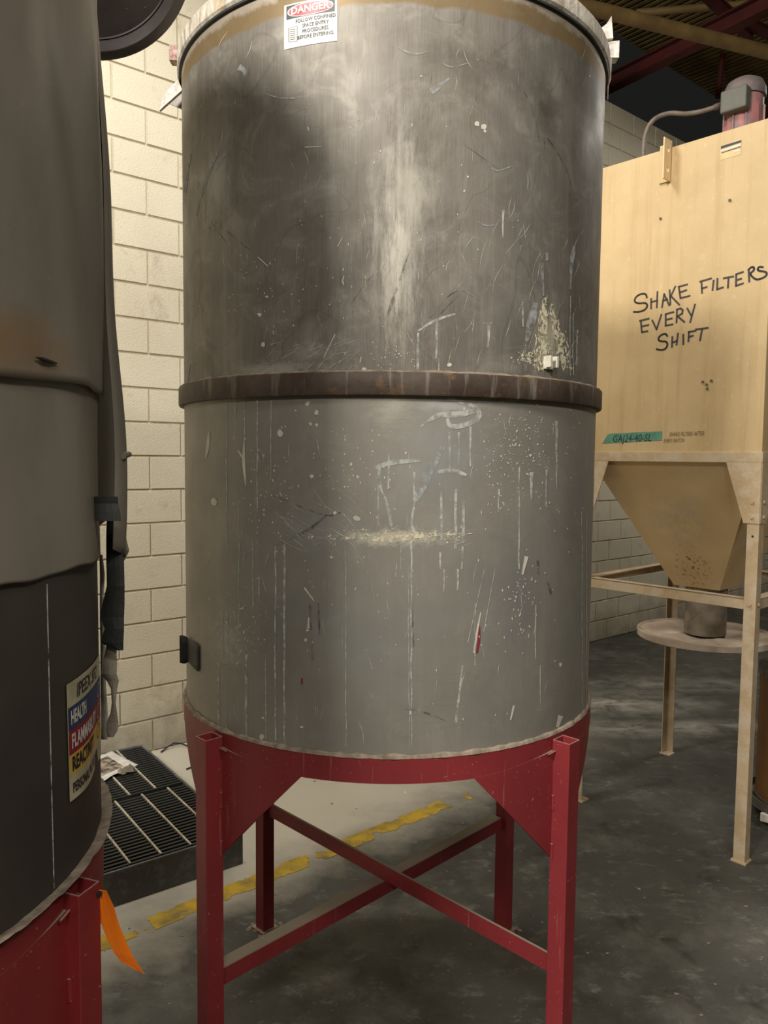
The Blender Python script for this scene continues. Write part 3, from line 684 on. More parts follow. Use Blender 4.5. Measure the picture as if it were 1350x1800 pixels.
text_mesh('DANGER', .040, lambda x, y: sg(SW*.5+x, .145+y, .0028), 'lettering', 'label_white', sign, bold=.0012, sx=.60*SW/.135)
for k, tx in enumerate(['FOLLOW CONFINED', 'SPACE ENTRY', 'PROCEDURES', 'BEFORE ENTERING']):
    text_mesh(tx, .0205, lambda x, y, k=k: sg(SW*.60+x, .102-k*.0225+y, .0020), 'lettering', 'ink', sign, bold=.0003, sx=.52*SW/.135)
bb = MB()
for q in ([(.012, .028), (.034, .022), (.034, .085), (.012, .082)],):
    for i in range(4):
        a, c = q[i], q[(i+1) % 4]; n_ = Vector((-(c[1]-a[1]), c[0]-a[0])).normalized()*.0005
        bb.add([sg(a[0]+n_.x, a[1]+n_.y, .002), sg(c[0]+n_.x, c[1]+n_.y, .002), sg(c[0]-n_.x, c[1]-n_.y, .002), sg(a[0]-n_.x, a[1]-n_.y, .002)], [(0, 1, 2, 3)])
for i in range(6):
    y = .074-i*.008; bb.add([sg(.015, y, .002), sg(.030, y-.001, .002), sg(.030, y+.0005, .002), sg(.015, y+.0012, .002)], [(0, 1, 2, 3)])
bb.build('clipboard_drawing', 'ink', sign)

# ------------------------------------------------------------------ red stands
def stand(c, phis, label, mt, braces, dr=0.0, leg_c=.6555, twist=0.0, leg_w=.0255):
    st = thing('tank_stand', label, 'stand', (c[0], c[1], 0))
    b = MB(); b.lathe(c, [(.6215-dr, 1.055), (.6285-dr, 1.055), (.6285-dr, 1.117), (.6215-dr, 1.117)], 192); b.build('ring', mt, st, smooth=True)
    b = MB(); b.lathe(c, [(.56-dr, 1.070), (.6215-dr, 1.070), (.6215-dr, 1.0835), (.56-dr, 1.0835)], 96); b.build('ledge', mt, st, smooth=True)
    b = MB(); NS = 320
    for i in range(NS):
        a0 = 2*pi*i/NS; k = noise.fractal(Vector((a0*16, c[0]*3, 0)), 1, 2, 3); r_ = (.009+.004*k)*(.7 if dr else 1); hz = .007+.006*k
        b.v += [cylp(c, .6205-dr, a0, 1.113), cylp(c, .621-dr+r_, a0, 1.1165), cylp(c, .621-dr+r_*.7, a0, 1.118+hz*.6), cylp(c, .6208, a0, 1.118+hz)]
    for i in range(NS):
        for j in range(3):
            a = i*4+j; c_ = ((i+1) % NS)*4+j; b.f.append((a, c_, c_+1, a+1))
    b.build('dust_bead', 'dust', st, smooth=True, label='beige dust packed along the ring')
    RL = leg_c-.012; H_ = leg_w; top = 1.107; th = .004
    cen = []
    for ph in phis:
        n_ = Vector((sin(ph), -cos(ph), 0)); t_ = Vector((cos(ph), sin(ph), 0)); cc = Vector((c[0], c[1], 0))+n_*(RL+.012); n_ = Vector((sin(ph+twist), -cos(ph+twist), 0)); t_ = Vector((cos(ph+twist), sin(ph+twist), 0)); cen.append((cc, n_, t_))
        b = MB(); o_ = [cc+n_*H_*a+t_*H_*e for a, e in ((-1, -1), (1, -1), (1, 1), (-1, 1))]; i_ = [cc+n_*(H_-th)*a+t_*(H_-th)*e for a, e in ((-1, -1), (1, -1), (1, 1), (-1, 1))]
        Z = Vector((0, 0, top)); Zi = Vector((0, 0, top-.25))
        b.add([p_ for p_ in o_]+[p_+Z for p_ in o_]+[p_+Z for p_ in i_]+[p_+Zi for p_ in i_],
              [(i, (i+1) % 4, (i+1) % 4+4, i+4) for i in range(4)]+[(i+4, (i+1) % 4+4, (i+1) % 4+8, i+8) for i in range(4)]+[(i+8, (i+1) % 4+8, (i+1) % 4+12, i+12) for i in range(4)]+[(12, 13, 14, 15), (3, 2, 1, 0)])
        leg = bevel(b.build('leg', mt, st), .003, 2)
        b = MB(); b.box(cc+Vector((0, 0, .003)), (H_+.012, H_+.012, .003), n_, t_); b.build('foot_plate', mt, leg)
        # two gusset plates, one on each side, following the ring
        for s_ in (-1, 1):
            b = MB(); n = 14; outer = []; 
            pa_ = ph+s_*.037; pb_ = ph+s_*R(25.5)
            for i in range(n+1):
                u = i/n; a = pa_+(pb_-pa_)*u; zt = 1.078-.02*min(1, u*1.2); zb_ = .79+(1.056-.79)*u; r_ = .6287-dr+.006*max(0, 1-u/.3)
                zt = max(zt, zb_+.002)
                b.v += [cylp(c, r_-.007, a, zb_), cylp(c, r_, a, zb_), cylp(c, r_, a, zt), cylp(c, r_-.007, a, zt)]
            for i in range(n):
                for j in range(4): b.f.append((i*4+j, i*4+(j+1) % 4, (i+1)*4+(j+1) % 4, (i+1)*4+j))
            b.f += [(0, 1, 2, 3), (n*4+3, n*4+2, n*4+1, n*4)]
            g_ = b.build('gusset', mt, st, smooth=True)
            b = MB(); pts = [cylp(c, .6385-dr, ph+s_*.042, z_) for z_ in (.82, .9, .98, 1.06)]
            b.tube([cylp(c, .6375-dr, ph+s_*.041, z_/100) for z_ in range(79, 84, 2)], .004, 6); b.tube([cylp(c, .6375-dr, ph+s_*.041, z_/100) for z_ in range(92, 97, 2)], .004, 6); b.tube([cylp(c, .640-dr-.0006*i, ph+s_*(.041+.014*i), 1.078-.0012*i) for i in range(4)], .0028, 6)
            b.build('weld_bead', mt, g_, smooth=True, kind='stuff')
    for (i, j, zc, kind) in braces:
        p0 = cen[i][0]; p1 = cen[j][0]; d = (p1-p0).normalized(); p0 = p0+d*.026; p1 = p1-d*.026; n_ = Vector((0, 0, 1)).cross(d)
        L = (p1-p0).length/2; m_ = (p0+p1)/2; b = MB()
        if kind == 'flat':
            b.box(m_+Vector((0, 0, zc)), (L, .004, .0255), d, n_)
            b.box(m_+Vector((0, 0, zc-.0235))+n_*(.012 if n_.y > 0 else -.012), (L, .012, .003), d, n_)
        else:
            b.box(m_+Vector((0, 0, zc)), (L, .003, .0235), d, n_)
            b.box(m_+Vector((0, 0, zc+.021))+n_*(-.020 if n_.y < 0 else .020), (L, .020, .003), d, n_)
        b.build('brace', mt, st)
    return st, cen
PH = [R(-45), R(45), R(135), R(-135)]     # front left, front right, rear right, rear left
st1, cen1 = stand(C1, PH, 'red steel stand with crossed braces carrying the centre tank', 'red', [(0, 2, .436, 'angle'), (1, 3, .4865, 'flat')])
# rust and powder clumps at the rear feet
random.seed(3)
for k, (ci, n_c) in enumerate(((3, 26), (2, 18))):
    b = MB(); cc = cen1[ci][0]
    for i in range(n_c):
        a = random.uniform(0, 2*pi); r_ = random.uniform(.03, .07); p_ = cc+Vector((cos(a)*r_, sin(a)*r_*.8, 0)); s_ = random.uniform(.006, .016)
        vs = [p_+Vector((random.uniform(-s_, s_), random.uniform(-s_, s_), 0)) for _ in range(4)]
        vs = [p_+Vector((cos(t_)*s_*random.uniform(.7, 1.2), sin(t_)*s_*random.uniform(.7, 1.2), 0)) for t_ in (0, 1.3, 2.5, 3.8, 5.1)]
        b.add(vs+[p_+Vector((random.uniform(-.003, .003), 0, s_*random.uniform(.4, .9)))], [(0, 1, 5), (1, 2, 5), (2, 3, 5), (3, 4, 5), (4, 0, 5), (4, 3, 2, 1, 0)])
    b.build('foot_debris', 'dust', st1, kind='stuff')
st1_col = None

# ------------------------------------------------------------------ wrapped tank at the left
C2 = (-1.125, 1.29); R2 = .60
def T2(phi, z, off=0): return cylp(C2, R2+off, phi, z)
def px2(x, y): return on_cyl(x, y, C2, R2)
t2 = thing('storage_tank', 'dark steel tank at left edge, draped in grey plastic film', 'tank', (C2[0], C2[1], ZB))
M['tank2'] = simple('dark_tank_steel', rgb(58, 53, 47), rgb(72, 66, 58), 3, .6, .1, .1)
_t = 0
b = MB(); b.lathe(C2, [(R2+.0, z) for z in (ZB, 1.4, 1.64, 2.0, 2.5, 2.9, 2.97)]+[(.4, 2.99), (.02, 3.0), (.02, ZB)], 192)
b.build('shell', 'tank2', t2, smooth=True)
b = MB(); p_s = R(81.8)
b.tube([T2(p_s+.004*sin(z*3), z, .0) for z in [1.127+.02*i for i in range(26)]], .0012, 6)
b.build('weld_seam', 'drip', t2, smooth=True, label='pale vertical weld seam')
# film: upper layer, lower layer, loose flap
def fold(phi, z, k=1.0):
    s_ = phi*R2; k *= 1.4
    f1 = sin((s_*1.0+(z-1.6)*.22)*34+1.5*sin(z*2.2)); f2 = sin((s_*1.0+(z-1.6)*.35)*19+2.0+1.2*sin(z*1.3+2))
    return k*(.0032*f1+.0048*f2+.004*noise.noise(Vector((s_*7, z*3, 1))))
def film(name, p0, p1, z0f, z1f, off, k, mt='film', n=(90, 70), label=None):
    b = MB(); nx, ny = n
    for j in range(ny+1):
        for i in range(nx+1):
            ph = p0+(p1-p0)*i/nx; z0_, z1_ = z0f(ph), z1f(ph); z = z0_+(z1_-z0_)*j/ny
            b.v.append(T2(ph, z, off(ph, z)+fold(ph, z, k)))
    b.f = [(j*(nx+1)+i, j*(nx+1)+i+1, (j+1)*(nx+1)+i+1, (j+1)*(nx+1)+i) for j in range(ny) for i in range(nx)]
    return b.build(name, mt, t2, smooth=True, solid=.0012, label=label)
film('film_cover', R(-40), R(105), lambda p_: 1.943+.003*sin(p_*9), lambda p_: 2.96, lambda p_, z: .019, .8, label='upper grey plastic film with vertical folds')
film('film_skirt', R(-40), R(106), lambda p_: 1.641+.002*sin(p_*17)+.001*sin(p_*41), lambda p_: 1.975, lambda p_, z: .009, .5, label='lower layer of grey film')
b = MB(); b.tube([T2(*px2(x, y), .023) for x, y in ((40, 629), (52, 632), (64, 636), (76, 639))], [.001, .0035, .003, .001], 6); b.build('film_tear', 'ink', t2, smooth=True, label='short dark slit in the film')
def flap_off(ph, z):
    u = min(max((2.75-z)/1.05, 0), 1)
    return .010+.048*u**.8*max(0, min(1, (ph-R(103))/.12))+.006*sin(z*11)*u
film('film_flap', R(106.5), R(150), lambda p_: 1.66+.03*sin(p_*12), lambda p_: 2.85, flap_off, .35, n=(30, 60), label='loose edge of film standing off behind')
b = MB(); b.tube([T2(R(108), 1.83, .050), T2(R(111), 1.833, .062)], [.007, .006], 8); b.build('film_knot', 'film', t2, smooth=True)
# tape patch and hanging tape strip beside the wall
def strip(name, rows, Y0, mt, label, thick=.0012, par=t2):
    """rows of (left px, right px, y px); built at its own distance with a slight curl"""
    b = MB(); n = 4
    for k, (xa, xb, y) in enumerate(rows):
        for i in range(n+1):
            u = i/n; b.v.append(at_y(xa+(xb-xa)*u, y, Y0+.003*sin(u*pi)*(-1)+.002*sin(k*1.7)))
    b.f = [(k*(n+1)+i, k*(n+1)+i+1, (k+1)*(n+1)+i+1, (k+1)*(n+1)+i) for k in range(len(rows)-1) for i in range(n)]
    return b.build(name, mt, par, smooth=False, solid=thick, label=label)
strip('tape_patch', [(165, 207, 873), (164, 208, 885), (163, 211, 900), (161, 213, 916)], 1.38, 'tape', 'square patch of dark tape on the film')
strip('tape_strip', [(188, 212, 908), (187, 214, 940), (187, 218, 985), (188, 219, 1030), (180, 219, 1062), (176, 218, 1085), (184, 218, 1105), (177, 217, 1130), (207, 217, 1143)], 1.50, 'tape', 'long black tape strip hanging past the film')
strip('film_tatter', [(206, 212, 900), (208, 218, 930), (214, 227, 968), (214, 219, 985)], 1.53, 'tatter', 'torn edge of film')
strip('film_tatter', [(188, 206, 1130), (184, 205, 1150), (180, 206, 1165), (177, 205, 1185), (188, 209, 1197), (195, 206, 1210), (197, 203, 1235), (194, 206, 1255), (187, 208, 1270), (186, 207, 1283), (190, 199, 1296)], 1.52, 'tatter', 'torn film hanging below the black tape')
strip('film_liner', [(175, 180, 975), (176, 184, 1010), (176, 182, 1050), (176, 181, 1090), (177, 186, 1130), (177, 184, 1160), (177, 186, 1200), (178, 190, 1260), (178, 189, 1300)], 1.56, 'label_white', 'pale inner liner')
# hazard label
LA = R(86.2); LW = .205; LZ0, LZ1 = 1.248, 1.450
def lb(x, y, off=.003): return T2(LA+x/R2+(-.006*(y/.2-1))*1, LZ0+y+(x*.10 if False else 0), off+.004*sin(x*30)*(1-y/.2))
lab = sheet(lambda x, y: lb(x, y), 0, LW, 0, .202, 14, 4).build('hazard_label', 'label_dirty', t2, solid=.0006, label='hazard rating label with blue, red and yellow rows')
for (y0, y1, mt, nm) in ((.121, .161, 'lab_blue', 'blue_row'), (.079, .121, 'lab_red', 'red_row'), (.043, .079, 'lab_yellow', 'yellow_row')):
    sheet(lambda x, y: lb(x, y, .0036), .001, LW-.001, y0, y1, 14, 2).build(nm, mt, lab)
for tx, yc, sz, mt, bo, sx in (('HEALTH', .141, .032, 'white_ink', .0012, .55), ('FLAMMABILITY', .100, .034, 'white_ink', .0012, .60), ('REACTIVITY', .061, .034, 'ink', .0012, .62), ('PERSONAL PROTECTION', .020, .024, 'ink', .0006, .58)):
    text_mesh(tx, sz, lambda x, y, yc=yc: lb(.008+x, yc+y, .0045), 'lettering', mt, lab, bold=bo, align='LEFT', sx=sx)
text_mesh('IPEEX SF2', .034, lambda x, y: lb(.032+x, .181+y, .0045), 'lettering', 'ink', lab, bold=.0004, align='LEFT', sx=.85, shear=.2)
for (yc, mt) in ((.141, 'white_ink'), (.100, 'white_ink'), (.061, 'marker')):
    bb = MB(); n = 20; cx = LW-.030
    for k in range(n):
        a = 2*pi*k/n
        for rr in (.0125, .0145): bb.v.append(lb(cx+cos(a)*rr, yc+sin(a)*rr, .0045))
    bb.f = [(2*k, 2*k+1, (2*k+3) % (2*n), (2*k+2) % (2*n)) for k in range(n)]; bb.build('rating_ring', mt, lab)
# its stand
PH2 = [R(86), R(-4), R(176), R(266)]
stand(C2, PH2, 'red steel stand under the film-draped tank, cut by left edge', 'red_dark', [], .0255, .616, R(-16))
# orange tag on the leg
b = MB(); cl = [(168, 1563, 187, 1566), (170, 1588, 200, 1594), (176, 1618, 208, 1622), (187, 1648, 220, 1652), (201, 1675, 233, 1680), (214, 1691, 244, 1698), (240, 1705, 254, 1712)]
for k, (xa, ya, xb, yb) in enumerate(cl):
    for i in range(4):
        u = i/3; b.v.append(at_y(xa+(xb-xa)*u, ya+(yb-ya)*u, 1.258+.004*k+.0015*sin(u*pi)))
b.f = [(k*4+i, k*4+i+1, (k+1)*4+i+1, (k+1)*4+i) for k in range(len(cl)-1) for i in range(3)]
tg = b.build('hang_tag', 'orange', solid=.0010); tag(tg, 'bright orange plastic tag hanging from red leg at lower left', 'tag')
b = MB(); e = at_y(174.5, 1572, 1.255); b.tube([e+Vector((0, -.003, 0)), e+Vector((0, .006, 0))], .0042, 12); b.build('eyelet', 'ink', tg)

# dark round hood above the wrapped tank
HC = at_y(140, -112, 2.20)
hood = thing('round_hood', 'dark round metal hood overhead between draped tank and block wall', 'hood', HC)
ax = (CAM-HC).normalized(); ax = (ax*1.0+Vector((.05, 0, -.25))).normalized(); u_ = ax.orthogonal().normalized(); v_ = ax.cross(u_)
HR = .302
def disc(prof, name, mt, label=None, seg=96, par=hood):
    b = MB(); n = len(prof)
    for i in range(seg):
        a = 2*pi*i/seg; d = u_*cos(a)+v_*sin(a)
        b.v += [HC+d*r_+ax*h_ for r_, h_ in prof]
    for i in range(seg):
        for j in range(n-1): b.f.append((i*n+j, ((i+1) % seg)*n+j, ((i+1) % seg)*n+j+1, i*n+j+1))
    return b.build(name, mt, par, smooth=True, weld=True, label=label)
disc([(0, -.02), (HR*.84, -.02), (HR*.86, .0), (HR*.90, .03), (HR*.92, .03), (HR, .012), (HR, -.05), (HR*.9, -.10), (.12, -.22), (0, -.22)], 'pan', 'hood')
disc([(HR*.825, -.018), (HR*.835, -.012), (HR*.845, -.018)], 'bead', 'hood')
b = MB(); random.seed(8)
for _ in range(60):
    a = random.uniform(0, 2*pi); r_ = random.uniform(.1, .95)*HR*.82; c = HC+(u_*cos(a)+v_*sin(a))*r_+ax*-.0185; s_ = random.uniform(.001, .0035)
    b.add([c+u_*s_, c+v_*s_*.5, c-u_*s_, c-v_*s_*.5], [(0, 1, 2, 3)])
b.build('paint_specks', 'splat', hood, kind='stuff')
b = MB(); b.tube([HC-ax*.20, HC-ax*.34, HC-ax*.40+Vector((0, 0, .25)), HC-ax*.42+Vector((0, 0, 1.0)), HC-ax*.42+Vector((0, 0, 2.9))], .085, 20); b.build('duct', 'hood', hood, smooth=True)

# ------------------------------------------------------------------ black spill pallet by the wall
PU = Vector((.800, .600, 0)); PV = Vector((-.600, .800, 0)); PC = Vector((-.62, 3.345, 0)); PH_ = .15; PLn, PWd = 1.30, 1.25
pal = thing('spill_pallet', 'low black plastic spill pallet with slatted grating beside the block wall', 'pallet', PC+PV*PLn/2-PU*PWd/2)
def pq(u, v, z): return PC-PU*u+PV*v+Vector((0, 0, z))
b = MB(); t = .012
for (u0, u1, v0, v1) in ((0, PWd, 0, t), (0, PWd, PLn-t, PLn), (0, t, t, PLn-t), (PWd-t, PWd, t, PLn-t)):
    b.prism([pq(u0, v0, 0), pq(u1, v0, 0), pq(u1, v1, 0), pq(u0, v1, 0)], (0, 0, PH_))
b.prism([pq(t, t, 0.002), pq(PWd-t, t, 0.002), pq(PWd-t, PLn-t, 0.002), pq(t, PLn-t, 0.002)], (0, 0, .05))
pm = NT('scuffed_black_plastic'); v = pm.coord(); c = pm.mix(pm.ramp(pm.noise(v, 9, 6, .7), .5, .68), rgb(84, 87, 87), rgb(122, 124, 122)); c = pm.mix(pm.math('MULTIPLY', pm.ramp(pm.noise(v, 40, 3), .64, .7), .5), c, rgb(150, 150, 146)); M['pallet'] = pm.out(c, .6)
bevel(b.build('tub', 'pallet', pal), .004)
# two grating panels of single slats with dusty cross ribs
slat = None
npan = 21
for pan in range(2):
    v0 = .018+pan*(PLn/2-.006)
    for i in range(npan):
        vv = v0+.010+i*(PLn/2-.03)/npan
        b = MB(); b.box((0, 0, 0), (PWd/2-.018, .0065, .011), PU, PV)
        if slat is None: slat = b.build('slat', 'black_plastic', pal); o = slat; o.parent = pal; o.matrix_parent_inverse = Matrix.Identity(4)
        else: o = slat.copy(); COL.objects.link(o)
        o.matrix_parent_inverse = Matrix.Identity(4); o.location = pq(PWd/2, vv, PH_-.012)-pal.location
    ribm = None
    for i in range(9):
        uu = .105+.05*pan+i*.132
        if uu > PWd-.03: break
        b = MB(); b.prism([pq(uu-.004, v0+.004, PH_-.016), pq(uu+.004, v0+.004, PH_-.016), pq(uu+.004, v0+PLn/2-.03, PH_-.016), pq(uu-.004, v0+PLn/2-.03, PH_-.016)], (0, 0, .0195))
        b.build('rib', 'ribdust', pal, label='dust-whitened cross rib')
# torn magazine page lying on it
pc = at_z(205, 1346, PH_+.006)
def wob(p, k=.012): return p+Vector((0, 0, .004+k*abs(noise.noise(Vector((p.x*14, p.y*14, 2))))))
q4 = [at_z(150, 1340, PH_+.004), at_z(196, 1322, PH_+.004), at_z(243, 1346, PH_+.004), at_z(175, 1378, PH_+.004)]
def pg(s_, t_): return wob(q4[0].lerp(q4[1], s_).lerp(q4[3].lerp(q4[2], s_), t_))
b = sheet(pg, 0, 1, 0, 1, 16, 16); o = b.build('torn_page', 'label_white', smooth=True, solid=.0006); tag(o, 'crumpled white printed page lying on the black grating', 'paper')
pt = NT('printed_photo'); v = pt.coord(); M['print'] = pt.out(pt.mix(pt.ramp(pt.noise(v, 22, 4), .4, .6), rgb(60, 52, 46), rgb(170, 156, 138)), .5)
sheet(lambda x, y: pg(x, y)+Vector((0, 0, .0012)), .08, .72, .15, .82, 10, 10).build('print', 'print', o)
b = MB(); random.seed(5); c0 = at_z(222, 1355, PH_+.01)
for i in range(24):
    a = random.uniform(0, 6.28); p_ = c0+Vector((cos(a)*random.uniform(0, .04), sin(a)*random.uniform(0, .05), 0)); s_ = random.uniform(.01, .022)
    b.add([p_+Vector((-s_, 0, 0)), p_+Vector((s_*.3, -s_, .004)), p_+Vector((s_, s_*.4, 0)), p_+Vector((0, s_*.3, s_*.9))], [(0, 1, 3), (1, 2, 3), (2, 0, 3), (0, 2, 1)])
tag(b.build('plaster_rubble', 'tatter', kind='stuff'), 'small heap of pale rubble on the page on the grating', 'rubble')
# black cable on the floor behind it
rod('cable', [at_z(283, 1322, .006), at_z(296, 1312, .02), at_z(306, 1306, .035), at_z(318, 1307, .02), at_z(335, 1313, .006), at_z(350, 1330, .006), at_z(345, 1345, .006), at_z(328, 1352, .006)], .005, 'black_plastic', 'thin black cable looped on the floor beside the spill pallet', 'cable')
# loose chips on the floor
b = MB(); random.seed(21)
for i in range(240):
    x = random.uniform(-1.2, 2.6); y = random.uniform(1.7, 4.9); s_ = random.uniform(.003, .010)*(1 if random.random() < .85 else 1.8)
    if x < -.5 and y > 2.9 or y > 3.2 and x > .6 or (abs(x) < .6 and abs(y-2.41) < .6): continue
    p_ = Vector((x, y, .0012)); vs = [p_+Vector((cos(t_)*s_*random.uniform(.6, 1.3), sin(t_)*s_*random.uniform(.5, 1.1), 0)) for t_ in (0, 1.2, 2.4, 3.7, 5)]
    b.add(vs+[p_+Vector((0, 0, s_*.35))], [(0, 1, 5), (1, 2, 5), (2, 3, 5), (3, 4, 5), (4, 0, 5)])
tag(b.build('floor_chips', 'dust', kind='stuff'), 'scattered pale chips and crumbs on the dark floor', 'debris')

# ------------------------------------------------------------------ cream dust collector
O = Vector((1.655, 3.375, 0)); DA, DB = .905, 1.03
def mp(a, b_, z): return O+A*a+B*b_+Vector((0, 0, z))
Zp = (0, 0, 1)
dc = thing('dust_collector', 'cream dust collector cabinet on legs, marked SHAKE FILTERS EVERY SHIFT', 'machine', mp(DA/2, DB/2, 0))
def fbox(mb, a0, a1, b0, b1, z0, z1): mb.prism([mp(a0, b0, z0), mp(a1, b0, z0), mp(a1, b1, z0), mp(a0, b1, z0)], (0, 0, z1-z0))
b = MB(); fbox(b, 0.003, DA, .003, DB, 1.86, 3.302); cab = bevel(b.build('cabinet', 'cream', dc), .004)
b = MB(); fbox(b, -.004, DA+.006, -.004, DB+.006, 1.826, 1.874); bevel(b.build('flange', 'cream_dusty', dc, label='dust-caked flange'), .002)
gus = []
for (p0, p1, cor) in ((lambda a: (a, -.001), (0, -1), 0),):
    pass
def gusset(face, end):
    """face 0: front (b=0) 1: right side (a=0) 2: back 3: left side ; end 0/1"""
    poly = [(0, 1.83), (.155, 1.83), (.068, 1.557), (0, 1.557)]
    L = DA if face in (0, 2) else DB
    pts = []
    for s_, z in poly:
        q = s_ if end == 0 else L-s_
        if face == 0: pts.append(mp(q, -.004, z)); d = B*.006
        elif face == 2: pts.append(mp(q, DB+.004, z)); d = -B*.006
        elif face == 1: pts.append(mp(-.004, q, z)); d = A*.006
        else: pts.append(mp(DA+.004, q, z)); d = -A*.006
    mb = MB(); mb.prism(pts, d); g_ = mb.build('gusset', 'cream_dusty', dc)
    for z in (1.652, 1.585):
        mb = MB()
        q = .032 if end == 0 else L-.032
        c, n_ = {0: (mp(q, -.004, z), -B), 1: (mp(-.004, q, z), -A), 2: (mp(q, DB+.004, z), B), 3: (mp(DA+.004, q, z), A)}[face]
        mb.tube([c, c+n_*.006], .0085, 6); mb.build('bolt', 'cream_dusty', g_)
for f_ in range(4):
    for e_ in range(2): gusset(f_, e_)
def lleg(a, b_, sa, sb):
    mb = MB(); t = .005; W = .052
    L_ = [mp(a, b_, 0), mp(a+sa*W, b_, 0), mp(a+sa*W, b_+sb*t, 0), mp(a+sa*t, b_+sb*t, 0), mp(a+sa*t, b_+sb*W, 0), mp(a, b_+sb*W, 0)]
    mb.prism(L_, (0, 0, 1.826)); return mb.build('leg', 'cream_dusty', dc)
for a, b_, sa, sb in ((0, 0, 1, 1), (DA, 0, -1, 1), (0, DB, 1, -1), (DA, DB, -1, -1)):
    lg = lleg(a, b_, sa, sb)
    mb = MB(); mb.box(mp(a+sa*.026, b_+sb*.026, .004), (.034, .034, .004), A, B); mb.build('foot_plate', 'cream_dusty', lg)
    mb = MB(); c = mp(a+sa*.026, b_, 1.193)
    mb.tube([c-B*sb*.001, c-B*sb*.008], .008, 6); mb.build('bolt', 'cream_dusty', lg); mb = MB(); c = mp(a, b_+sb*.026, 1.193); mb.tube([c-A*sa*.001, c-A*sa*.008], .008, 6); mb.build('bolt', 'cream_dusty', lg)
    mb = MB(); c = mp(a+sa*.026, b_-sb*.0005, 1.50); mb.tube([c, c-B*sb*.001], .005, 10); mb.build('bolt_hole', 'ink', lg)
for (a0, b0, a1, b1) in ((0.006, .006, DA-.006, .006), (.006, DB-.006, DA-.006, DB-.006), (.006, .052, .006, DB-.052), (DA-.006, .052, DA-.006, DB-.052)):
    mb = MB(); mid = (DA/2-(a0+a1)/2, DB/2-(b0+b1)/2); ia = 1 if mid[0] > .1 else (-1 if mid[0] < -.1 else 0); ib = 1 if mid[1] > .1 else (-1 if mid[1] < -.1 else 0)
    t = .005; dz = 0 if ib else -.001
    if ib: fbox(mb, a0, a1, min(b0, b0+ib*t), max(b0, b0+ib*t), 1.168, 1.216); fbox(mb, a0, a1, min(b0, b0+ib*.05), max(b0, b0+ib*.05), 1.211, 1.216)
    else: fbox(mb, min(a0, a0+ia*t), max(a0, a0+ia*t), b0, b1, 1.168, 1.216); fbox(mb, min(a0, a0+ia*.05), max(a0, a0+ia*.05), b0, b1, 1.2105, 1.2155)
    mb.build('crossbar', 'cream_dusty', dc)
# hopper
ha, hb = .4525, .515; q = .122
top = [(.03, .03), (DA-.03, .03), (DA-.03, DB-.03), (.03, DB-.03)]; bot = [(ha-q, hb-q), (ha+q, hb-q), (ha+q, hb+q), (ha-q, hb+q)]
b = MB(); b.add([mp(*p_, 1.826) for p_ in top]+[mp(*p_, 1.172) for p_ in bot], [(i, (i+1) % 4, (i+1) % 4+4, i+4) for i in range(4)]+[(4, 5, 6, 7)])
hm = NT('ochre_hopper_paint'); v = hm.coord(); c = hm.mix(hm.ramp(hm.noise(v, 4, 5), .35, .65), rgb(232, 204, 156), rgb(218, 188, 138))
hp = mp(ha, hb-.28, 1.55); mpp = hm.mapping(v, (1/.2, 1/.2, 1/.2), (-hp.x/.2, -hp.y/.2, -hp.z/.2)); Ln = hm.add('ShaderNodeVectorMath', operation='LENGTH'); hm.link(mpp, Ln.inputs[0])
f = hm.math('MULTIPLY', hm.ramp(Ln.outputs['Value'], .2, 1.1, .8, 0), hm.ramp(hm.noise(v, 9, 6, .7), .35, .6)); c = hm.mix(f, c, rgb(178, 164, 144))
hp = mp(ha, hb-.17, 1.30); mpp = hm.mapping(v, (1/.1, 1/.1, 1/.15), (-hp.x/.1, -hp.y/.1, -hp.z/.15)); Ln = hm.add('ShaderNodeVectorMath', operation='LENGTH'); hm.link(mpp, Ln.inputs[0])
f = hm.math('MULTIPLY', hm.ramp(Ln.outputs['Value'], .3, 1.2, 1, 0), hm.ramp(hm.noise(v, 55, 4, .6), .55, .64)); c = hm.mix(f, c, rgb(92, 56, 26)); hm.bump(hm.noise(v, 50, 4), .2, .003)
M['hopper'] = hm.out(c, .65)
b.build('hopper', 'hopper', dc)
# collar, tray and powder under the hopper
Cn = mp(ha, hb, 0)
b = MB(); b.lathe((Cn.x, Cn.y), [(.095, 1.175), (.105, 1.175), (.105, .915), (.095, .915)], 40); b.build('collar', 'tatter', dc, smooth=True, label='dust-filmed sleeve below the hopper')
b = MB(); b.lathe((Cn.x, Cn.y), [(0, .886), (.335, .886), (.345, .892), (.345, .922), (.338, .924), (.332, .918), (.330, .900), (0, .898)], 72, closed=False); tr = b.build('tray', 'tray_dust', dc, smooth=True, weld=True, label='round tray heaped with pale powder')
b = MB(); n = 60; rr = [0, .06, .11, .16, .21, .26, .30, .329]; k0 = 0
for i in range(n):
    a = 2*pi*i/n
    for j, r_ in enumerate(rr):
        h = .899+.030*max(0, 1-abs(r_-.22)/.16)*(.5+.9*noise.noise(Vector((cos(a)*2.2, sin(a)*2.2, r_*6+2))))+(.012 if r_ > .27 else 0)
        b.v.append(cylp((Cn.x, Cn.y), r_, a, max(.8995, h)))
for i in range(n):
    for j in range(len(rr)-1): b.f.append((i*8+j, ((i+1) % n)*8+j, ((i+1) % n)*8+j+1, i*8+j+1))
b.build('powder', 'tray_dust', tr, smooth=True, kind='stuff', weld=True)
